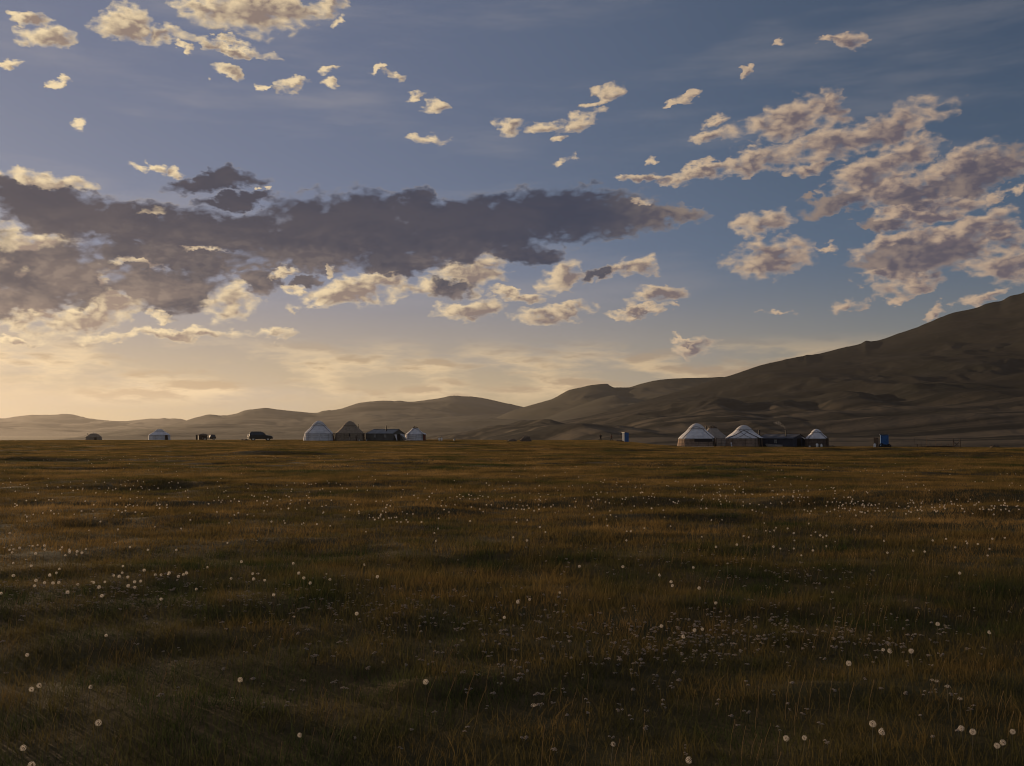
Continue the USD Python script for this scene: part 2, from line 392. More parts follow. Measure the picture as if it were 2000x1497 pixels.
def plain(x, y):
    """Height of the grassland."""
    x, y = np.asarray(x, float), np.asarray(y, float)
    r = np.hypot(x, y)
    a = np.degrees(np.arctan2(x, y))
    w = smoothstep(5, 10, a) * smoothstep(120, 80, a)
    m = smoothstep(-4, 0, a) * (1 - w)
    z = LEFT(r) * (1 - w - m) + MID(r) * m + RIGHT(r) * w
    p = np.stack([x, y, 0 * x], -1)
    far = smoothstep(15, 60, r) * smoothstep(900, 400, r)
    flat = 1 - 0.75 * smoothstep(120, 200, r)
    z = z + far * flat * 0.15 * (meshkit.fbm(p / [26.0, 14.0, 1], 3, 11) - 0.5)
    # hummocks: low swellings with steeper shoulders
    h1 = meshkit.fbm(p / [3.4, 2.5, 1], 3, 21)
    h2 = meshkit.fbm(p / [1.1, 0.85, 1], 2, 31)
    z = z + 0.10 * smoothstep(0.38, 0.72, h1) * (0.35 + 0.65 * smoothstep(0.35, 0.6, meshkit.fbm(p / [11.0, 8.0, 1], 2, 41))) * smoothstep(260, 120, r)
    z = z + 0.07 * (h2 - 0.5) * smoothstep(70, 30, r)
    for mx, my, hw, hd, hh in MOUNDS:
        z = z + hh * np.exp(-((x - mx) / hw) ** 2 - ((y - my) / hd) ** 2)
    return z


def on_plain(px, py, lift=0.0):
    """The point where a photograph pixel's ray comes within lift of the grassland."""
    d = ray(px, py)
    t = np.concatenate([np.linspace(3, 30, 500), np.linspace(30, 200, 700), np.linspace(200, 600, 500)])
    p = np.array([0, 0, EYE]) + t[:, None] * d
    under = p[:, 2] < plain(p[:, 0], p[:, 1]) + lift
    k = int(np.argmax(under)) if under.any() else len(t) - 1
    q = p[max(k - 1, 0)] * 0.5 + p[k] * 0.5
    return np.array([q[0], q[1], float(plain(q[0], q[1]))])


def at(px, dist):
    """Where a photograph column stands at that distance, on the grassland."""
    d = ray(px, 847)
    x, y = d[0] / math.hypot(d[0], d[1]) * dist, d[1] / math.hypot(d[0], d[1]) * dist
    return np.array([x, y, float(plain(x, y))])


for px, py, hw, hd, hh in ((540, 888, 4.2, 2.2, 0.42), (15, 900, 3.5, 2.2, 0.4), (975, 873, 9.0, 5.0, 0.5), (790, 1000, 0.9, 0.7, 0.16), (1290, 1012, 1.6, 0.8, 0.17), (1180, 980, 1.9, 0.9, 0.15), (1870, 975, 4.0, 1.6, 0.34),
                           (1950, 1000, 1.6, 0.6, 0.14), (250, 945, 5.0, 1.4, 0.2), (750, 946, 5.0, 1.3, 0.2), (1500, 905, 7.0, 1.6, 0.2), (1930, 892, 12.0, 3.0, 0.5), (1150, 880, 8.0, 2.5, 0.3), (1600, 1355, 0.5, 0.25, 0.1),
                           (820, 1345, 0.25, 0.2, 0.09), (1680, 880, 6.0, 2.0, 0.35), (220, 1000, 1.2, 0.6, 0.12), (560, 1060, 1.1, 0.5, 0.1)):
    q = on_plain(px, py)
    MOUNDS.append((q[0], q[1], hw, hd, 0.62 * hh))


def sheet(az, rr, height):
    """A land surface over directions az (degrees) and distances rr."""
    a, r = np.meshgrid(np.radians(az), rr, indexing='ij')
    x, y = r * np.sin(a), r * np.cos(a)
    z = height(x, y)
    n, k = a.shape
    i, j = np.meshgrid(np.arange(n - 1), np.arange(k - 1), indexing='ij')
    q = np.stack([i * k + j, (i + 1) * k + j, (i + 1) * k + j + 1, i * k + j + 1], -1).reshape(-1, 4)
    f = np.vstack([q[:, [0, 2, 1]], q[:, [0, 3, 2]]])
    return np.stack([x, y, z], -1).reshape(-1, 3), f


def land_material(name, dry, green, rock, s1, s2, patch, bump):
    """Grazed grassland seen as a surface: dry and green patches, fine mottling."""
    n = {'geo': ('geometry', {}), 'st': ('vector_math', {'math_type': 'multiply', 'vector2': (1.0, 1.0, 0.4)}),
         'n1': ('noise_texture', {'scale': s1, 'detail': 5.0, 'roughness': 0.6}), 'n2': ('noise_texture', {'scale': s2, 'detail': 6.0, 'roughness': 0.7}),
         'r1': ('map_range', {'from_min': 0.36, 'from_max': 0.62, 'clamp': True}), 'm1': ('mix_color', {'a': dry, 'b': green}),
         'r2': ('map_range', {'from_min': 0.35, 'from_max': 0.72, 'to_min': 0.0, 'to_max': patch, 'clamp': True}), 'm2': ('mix_color', {'b': rock}),
         'b': ('bump', {'strength': 0.7, 'distance': bump}), 'p': ('principled_bsdf', {'roughness': 0.95, 'specular_ior_level': 0.08})}
    l = [('geo.position', 'st.vector1'), ('st.vector', 'n1.vector'), ('geo.position', 'n2.vector'), ('n1.fac', 'r1.value'), ('r1.result', 'm1.fac'), ('n2.fac', 'r2.value'), ('r2.result', 'm2.fac'),
         ('m1.result', 'm2.a'), ('m2.result', 'p.base_color'), ('n2.fac', 'b.height'), ('b.normal', 'p.normal')]
    return usdkit.material(stage, '/World/Looks/' + name, n, l, surface='p.BSDF')


DRY, GREEN = (0.105, 0.066, 0.026), (0.046, 0.050, 0.018)
ground_mat = land_material('ground_soil', DRY, GREEN, (0.030, 0.026, 0.013), 0.16, 3.0, 0.6, 0.03)
az = np.unique(np.concatenate([np.arange(-180, -70, 2.0), np.arange(-70, -31, 0.3), np.arange(-31, 31.01, 0.115), np.arange(31, 70, 0.6), np.arange(70, 180.1, 2.0)]))
rr = np.concatenate([[0.02, 0.5, 1.2, 2.0, 2.8], np.geomspace(3.4, 60, 330), np.geomspace(60.6, 420, 190)[0:], np.geomspace(426, 10900, 55)])
gv, gf = sheet(az, rr, plain)
setting('ground', (gv, gf), ground_mat)

# ------------------------------------------------------------------ hills
def ridge(points, ext):
    """Elevation (degrees) of a skyline against direction (degrees), from photograph points and further (az, el) pairs beyond the frame."""
    p = sorted([azel(*q) for q in points] + list(ext))
    return PchipInterpolator([q[0] for q in p], [q[1] for q in p], extrapolate=True)


def hill(name, points, ext, az0, az1, step, top, foot, back, foot_z, power, spur, spur_len, seed, material, rocks=0.0, ripple=0.0):
    """A hill whose skyline follows the points: top(az) is the crest's distance, foot(az) where it starts to rise."""
    el = ridge(points, ext)
    a = np.arange(az0, az1 + step / 2, step) if az1 < 31 else np.concatenate([np.arange(az0, 31, step), np.arange(31, az1 + 0.1, 0.4)])
    R, r0 = top(a), foot(a)
    zc = EYE + R * np.tan(np.radians(el(a)))
    x, y = R * np.sin(np.radians(a)), R * np.cos(np.radians(a))
    p = np.stack([x, y, 0 * x], -1)
    smooth = gaussian_filter1d(zc, 1.1 / step, mode='nearest')
    crag = zc - smooth + rocks * R * np.radians(0.02) * (np.maximum(meshkit.fbm(p / 60.0, 4, seed) - 0.56, 0) * 9 + (meshkit.fbm(p / 25.0, 3, seed + 3) - 0.5))
    zc = smooth
    t = np.concatenate([np.linspace(0, 1, 300 if az1 > 31 else 160) ** 0.9, 1 + np.linspace(0.03, 1, 10) * back])
    tt = np.minimum(t, 1)
    rad = r0[:, None] + (R - r0)[:, None] * t[None]
    x, y = rad * np.sin(np.radians(a))[:, None], rad * np.cos(np.radians(a))[:, None]
    rise = tt[None] ** power
    side = smoothstep(az0, az0 + 5, a) * smoothstep(az1, az1 - 5, a)
    foot_z = (foot_z - 9 * (1 - side))[:, None]
    z = foot_z + (zc[:, None] - foot_z) * rise
    p = np.stack([x, y, 0 * x], -1)
    z = z + crag[:, None] * np.exp(-((t[None] - 1) / 0.09) ** 2) * (t[None] <= 1)
    free = np.sin(np.pi * np.clip(t, 0, 1)) ** 0.7
    free[t > 1] = 0
    # spurs and gullies run down the slope; long low swells lie across the foot
    warp = meshkit.fbm(p / (spur_len * 1.7), 3, seed + 1) * spur_len * 1.6
    u = (a[:, None] * np.pi / 180 * np.mean(R) + warp + 0.55 * (rad - np.mean(r0)))
    q = np.stack([u / spur_len, rad / (spur_len * 3.2), 0 * u], -1)
    g = 0.72 + 1.5 * (meshkit.fbm(q, 5, seed + 2) - 0.5)
    z = z + spur * side[:, None] * (g - 0.72) * free[None] * np.minimum(rise * 2.2 + 0.12, 1.0)
    if ripple:
        q = np.stack([(x * 0.28 - y * 0.1) / 160.0, (y + 0.55 * x) / 125.0, 0 * x], -1)
        sw = meshkit.fbm(q, 3, seed + 5)
        z = z + ripple * side[:, None] * (sw - 0.5) * (np.clip(t, 0, 1)[None] ** 0.6) * (1 - rise) ** 1.2 * (t[None] < 1)
    z[:, t > 1] = zc[:, None] + crag[:, None] * np.exp(-((t[t > 1][None] - 1) / 0.1) ** 2) - (t[t > 1] - 1)[None] / back * (zc[:, None] - foot_z) * 1.0
    n, k = z.shape
    i, j = np.meshgrid(np.arange(n - 1), np.arange(k - 1), indexing='ij')
    qd = np.stack([i * k + j, (i + 1) * k + j, (i + 1) * k + j + 1, i * k + j + 1], -1).reshape(-1, 4)
    setting(name, (np.stack([x, y, z], -1).reshape(-1, 3), np.vstack([qd[:, [0, 2, 1]], qd[:, [0, 3, 2]]])), material)
    return lambda az_: (float(top(az_)), EYE + float(top(az_)) * math.tan(math.radians(float(el(az_)))))


const = lambda v: (lambda a: np.full(np.shape(a), float(v)) if np.ndim(a) else float(v))
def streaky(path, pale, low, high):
    """Adds long pale strips along the foot of a slope: sunlit streaks painted into the colour."""
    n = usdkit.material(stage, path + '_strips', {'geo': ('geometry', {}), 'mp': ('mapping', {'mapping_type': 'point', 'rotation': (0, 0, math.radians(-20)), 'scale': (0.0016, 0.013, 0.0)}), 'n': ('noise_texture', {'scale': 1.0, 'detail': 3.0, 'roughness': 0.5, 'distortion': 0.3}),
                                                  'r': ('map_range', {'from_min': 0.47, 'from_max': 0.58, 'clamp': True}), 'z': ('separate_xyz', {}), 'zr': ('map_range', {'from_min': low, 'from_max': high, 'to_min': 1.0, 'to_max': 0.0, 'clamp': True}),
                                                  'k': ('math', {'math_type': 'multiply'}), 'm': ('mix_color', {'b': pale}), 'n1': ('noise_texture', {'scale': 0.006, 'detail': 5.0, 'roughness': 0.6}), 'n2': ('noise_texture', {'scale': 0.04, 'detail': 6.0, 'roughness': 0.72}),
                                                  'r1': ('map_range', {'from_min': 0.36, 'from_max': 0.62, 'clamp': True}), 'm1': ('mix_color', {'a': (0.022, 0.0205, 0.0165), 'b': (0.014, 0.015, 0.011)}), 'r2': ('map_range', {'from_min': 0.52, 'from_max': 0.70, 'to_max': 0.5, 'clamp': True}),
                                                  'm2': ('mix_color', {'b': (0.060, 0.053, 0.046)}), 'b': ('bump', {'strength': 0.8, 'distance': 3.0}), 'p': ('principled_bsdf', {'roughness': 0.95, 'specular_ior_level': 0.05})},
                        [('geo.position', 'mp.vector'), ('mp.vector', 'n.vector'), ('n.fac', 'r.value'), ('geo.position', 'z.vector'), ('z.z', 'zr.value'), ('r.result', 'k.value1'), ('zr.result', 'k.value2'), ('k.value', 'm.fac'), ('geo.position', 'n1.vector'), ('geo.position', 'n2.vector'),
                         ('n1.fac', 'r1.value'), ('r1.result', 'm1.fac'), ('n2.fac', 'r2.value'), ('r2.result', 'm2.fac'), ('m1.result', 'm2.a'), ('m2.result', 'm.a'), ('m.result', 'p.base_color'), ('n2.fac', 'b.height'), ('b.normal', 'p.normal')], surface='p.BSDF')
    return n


far_mat = land_material('far_hill_turf', (0.06, 0.052, 0.034), (0.042, 0.043, 0.027), (0.08, 0.07, 0.052), 0.004, 0.03, 0.4, 2.0)
near_mat = streaky('/World/Looks/mountain_turf', (0.105, 0.086, 0.06), 8.0, 55.0)  # the pale strips are streaks of sunlight put into the turf colour
hill('hills', [(0, 818), (30, 814), (62, 811), (100, 811), (135, 809), (165, 816), (200, 821), (232, 824), (262, 821), (300, 818), (345, 818), (380, 826), (430, 832), (520, 842), (600, 850)],
     [(-75, 2.6), (-60, 1.8), (-48, 1.0), (-38, 1.3), (-30, 0.95), (-4, 0.0), (10, 0.0)], -75, -3, 0.1, const(8200), const(5200), 0.3, -12, 1.3, 70, 420, 101, far_mat, rocks=1.0)
hill('hills', [(240, 856), (290, 842), (340, 828), (362, 823), (380, 817), (412, 810), (435, 812), (462, 808), (478, 802), (500, 799), (518, 797), (540, 800), (580, 804), (618, 807), (628, 804), (660, 800), (705, 787), (752, 783),
               (800, 785), (845, 780), (892, 774), (930, 776), (975, 785), (1020, 795), (1060, 806), (1130, 830)], [(-27, -0.6), (-22, -0.5), (6, 0.2), (9, -0.2)], -26, 8, 0.05, const(5200), const(3000), 0.35, -12, 1.25, 60, 330, 111, far_mat, rocks=1.0)
hill('hills', [(60, 866), (130, 860), (185, 852), (235, 841), (280, 838), (330, 840), (400, 843), (470, 839), (540, 836), (620, 836), (690, 830), (760, 823), (850, 817), (930, 811), (1000, 808), (1060, 803), (1130, 800), (1220, 800), (1300, 806)],
     [(-30, -0.8), (11, 1.0), (14, 0.5)], -28, 14, 0.06, const(3300), const(1500), 0.4, -11, 1.15, 26, 260, 121, far_mat, ripple=10.0)
hill('hills', [(960, 822), (1000, 803), (1022, 796), (1050, 788), (1080, 779), (1100, 768), (1112, 762), (1135, 757), (1152, 753), (1186, 750), (1192, 754), (1200, 757), (1225, 757), (1255, 749), (1290, 742), (1335, 739), (1400, 738), (1450, 738), (1520, 752), (1600, 775)],
     [(-3, -0.2), (22, 0.5)], -3, 22, 0.05, const(3000), const(1700), 0.5, -11, 1.2, 45, 260, 131, far_mat, rocks=0.8)
hill('hills', [(1060, 818), (1110, 800), (1150, 786), (1180, 776), (1205, 772), (1235, 777), (1275, 785), (1320, 789), (1380, 796), (1450, 806)],
     [(-1, 0.4), (18, 0.5)], 0, 18, 0.05, const(2500), const(1350), 0.5, -10, 1.15, 30, 200, 141, far_mat, ripple=8.0)
MOUNTAIN = [(930, 846), (1000, 838), (1100, 823), (1180, 806), (1260, 783), (1330, 763), (1400, 741), (1425, 734), (1455, 724), (1485, 714), (1520, 706), (1555, 698), (1600, 691), (1640, 681), (1682, 671), (1692, 666), (1702, 667), (1760, 650), (1810, 633),
            (1862, 611), (1876, 608), (1905, 602), (1930, 593), (1955, 588), (1975, 578), (1990, 575), (2000, 572)]
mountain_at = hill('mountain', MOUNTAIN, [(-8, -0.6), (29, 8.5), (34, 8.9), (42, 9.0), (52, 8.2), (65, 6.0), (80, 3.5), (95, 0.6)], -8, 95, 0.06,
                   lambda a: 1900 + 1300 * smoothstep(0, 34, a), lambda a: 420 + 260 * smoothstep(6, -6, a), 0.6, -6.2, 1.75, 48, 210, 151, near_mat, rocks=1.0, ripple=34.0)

# ------------------------------------------------------------------ grass
rng = np.random.default_rng(7)


def leaf_material(name, c1, c2, c3, glow=0.5, scale=0.16):
    """Backlit blades: green to dry by place, each blade a little different; light passes through."""
    n = {'geo': ('geometry', {}), 'st': ('vector_math', {'math_type': 'multiply', 'vector2': (1.0, 1.0, 0.0)}), 'n': ('noise_texture', {'scale': scale, 'detail': 4.0, 'roughness': 0.6}),
         'n2': ('noise_texture', {'scale': 1.3, 'detail': 2.0}), 'sx': ('separate_xyz', {}), 'zone': ('map_range', {'range_type': 'smoothstep', 'from_min': 4.0, 'from_max': 24.0, 'to_min': -0.07, 'to_max': 0.05, 'clamp': True}), 'a2': ('math', {'math_type': 'add'}), 'add': ('math', {'math_type': 'multiply_add', 'value2': 0.35}), 'isl': ('math', {'math_type': 'multiply_add', 'value2': 0.22}),
         'r': ('rgb_ramp', {'ramp': [(0.54, c1), (0.75, c2), (0.98, c3)]}), 'd': ('diffuse_bsdf', {}), 't': ('translucent_bsdf', {}), 'm': ('mix_closure', {'fac': glow})}
    l = [('geo.position', 'st.vector1'), ('st.vector', 'n.vector'), ('st.vector', 'n2.vector'), ('n2.fac', 'add.value1'), ('n.fac', 'add.value3'), ('geo.random_per_island', 'isl.value1'), ('add.value', 'isl.value3'),
         ('isl.value', 'a2.value1'), ('geo.position', 'sx.vector'), ('sx.y', 'zone.value'), ('zone.result', 'a2.value2'), ('a2.value', 'r.fac'), ('r.color', 'd.color'), ('r.color', 't.color'), ('d.BSDF', 'm.closure1'), ('t.BSDF', 'm.closure2')]
    return usdkit.material(stage, '/World/Looks/' + name, n, l, surface='m.closure')


grass_mat = leaf_material('grass_blades', (0.034, 0.046, 0.018), (0.140, 0.098, 0.037), (0.31, 0.205, 0.084))


def blades(count, size, h0, h1, width, lean, seed, segs=2, long_part=0.0):
    """One patch of grass: bent, pointed blades."""
    g = np.random.default_rng(seed)
    x, y = g.uniform(-size / 2, size / 2, count), g.uniform(-size / 2, size / 2, count)
    h = g.uniform(h0, h1, count) * (1 + 1.3 * (g.random(count) < long_part))
    yaw, face = g.uniform(0, 2 * np.pi, count), g.uniform(0, np.pi, count)
    bend = g.uniform(0.1, 0.75, count) * h
    dx, dy = np.cos(yaw) * bend + lean * h, np.sin(yaw) * bend
    sx, sy = np.cos(face) * width / 2, np.sin(face) * width / 2
    rows = []
    for k in range(segs):
        t = k / segs
        w = 1 - 0.45 * t
        cx, cy, cz = x + dx * t ** 2, y + dy * t ** 2, h * t * (1 - 0.12 * t) - 0.01
        rows += [np.stack([cx - sx * w, cy - sy * w, cz], -1), np.stack([cx + sx * w, cy + sy * w, cz], -1)]
    tip = np.stack([x + dx, y + dy, h * 0.88], -1)
    v = np.stack(rows + [tip], 1)
    k = v.shape[1]
    f = []
    for i in range(segs - 1):
        f += [[2 * i, 2 * i + 1, 2 * i + 3], [2 * i, 2 * i + 3, 2 * i + 2]]
    f += [[k - 3, k - 2, k - 1]]
    return v.reshape(-1, 3), (np.array(f)[None] + (np.arange(count) * k)[:, None, None]).reshape(-1, 3)


def normals_at(x, y, e):
    gx, gy = (plain(x + e, y) - plain(x - e, y)) / (2 * e), (plain(x, y + e) - plain(x, y - e)) / (2 * e)
    n = np.stack([-gx, -gy, np.ones_like(gx)], -1)
    return n / np.linalg.norm(n, axis=1, keepdims=True)


def spread(name, prototypes, pts, yaw, scale, normal, kind='stuff'):
    """Copies of small plants, past counting, as one object. prototypes: (mesh, material) pairs."""
    path = '/World/' + fresh_name('/World', name)
    pi = UsdGeom.PointInstancer.Define(stage, path)
    targets = []
    for k, (mesh, material) in enumerate(prototypes):
        m = usdkit.mesh(stage, f'{path}/kind_{k}', mesh, material)
        targets.append(m.GetPath())
    pi.CreatePrototypesRel().SetTargets(targets)
    n = len(pts)
    g = np.random.default_rng(n)
    pi.CreateProtoIndicesAttr(Vt.IntArray.FromNumpy(g.integers(0, len(prototypes), n).astype(np.int32)))
    pi.CreatePositionsAttr(Vt.Vec3fArray.FromNumpy(np.asarray(pts, np.float32)))
    pi.CreateScalesAttr(Vt.Vec3fArray.FromNumpy(np.asarray(scale, np.float32)))
    # turn about the upright, then lean to the slope
    nz = np.clip(normal[:, 2], -1, 1)
    half = np.arccos(nz) / 2
    ax = np.stack([-normal[:, 1], normal[:, 0]], -1)
    ax /= np.maximum(np.linalg.norm(ax, axis=1, keepdims=True), 1e-9)
    q1 = np.stack([np.cos(half), ax[:, 0] * np.sin(half), ax[:, 1] * np.sin(half), 0 * half], -1)
    q2 = np.stack([np.cos(yaw / 2), 0 * yaw, 0 * yaw, np.sin(yaw / 2)], -1)
    w = q1[:, 0] * q2[:, 0] - q1[:, 3] * q2[:, 3]
    X = q1[:, 1] * q2[:, 0] + q1[:, 2] * q2[:, 3]
    Y = q1[:, 2] * q2[:, 0] - q1[:, 1] * q2[:, 3]
    Z = q1[:, 0] * q2[:, 3]
    quats = Vt.QuathArray([Gf.Quath(float(a), float(b), float(c), float(d)) for a, b, c, d in zip(w, X, Y, Z)])
    pi.CreateOrientationsAttr(quats)
    describe(pi.GetPrim(), kind=kind)
    return pi


def grid_in_view(r0, r1, cell, margin=3.0, behind=1.5):
    """Jittered square cells between two distances inside the camera's angle, a little beyond it."""
    half = math.radians(27.5)
    xs = np.arange(-r1 * math.sin(half) - margin, r1 * math.sin(half) + margin, cell)
    ys = np.arange(r0 * 0.8 - behind, r1 + cell, cell)
    x, y = [q.ravel() for q in np.meshgrid(xs, ys)]
    x, y = x + rng.uniform(-0.3, 0.3, len(x)) * cell, y + rng.uniform(-0.3, 0.3, len(y)) * cell
    r = np.hypot(x, y)
    keep = (r > r0) & (r <= r1) & (np.abs(x) < y * math.tan(half) + margin)
    return x[keep], y[keep]


all_p, all_y, all_s, all_n = [], [], [], []
TIERS = [(3.6, 14.0, 0.42, 2.0, dict(count=380, size=0.55, h0=0.03, h1=0.10, width=0.0030, lean=0.12, long_part=0.10, segs=3)),
         (14.0, 45.0, 1.0, 3.0, dict(count=850, size=1.3, h0=0.035, h1=0.10, width=0.0060, lean=0.12, long_part=0.04)),
         (45.0, 130.0, 1.9, 6.0, dict(count=1100, size=2.5, h0=0.04, h1=0.11, width=0.013, lean=0.15)),
         (130.0, 400.0, 3.8, 12.0, dict(count=1300, size=5.0, h0=0.04, h1=0.12, width=0.032, lean=0.15))]
for k, (r0, r1, cell, margin, kw) in enumerate(TIERS):
    x, y = grid_in_view(r0, r1, cell, margin)
    z = plain(x, y)
    n = len(x)
    tall = 0.55 + 0.9 * meshkit.fbm(np.stack([x / 2.2, y / 1.6, 0 * x], -1), 3, 61)
    spread('grass', [(blades(seed=200 + 10 * k + i, **kw), grass_mat) for i in range(4)], np.stack([x, y, z], -1), rng.uniform(-1.3, 1.3, n), np.stack([np.ones(n), np.ones(n), tall * rng.uniform(0.85, 1.15, n)], -1), normals_at(x, y, cell * 0.4))


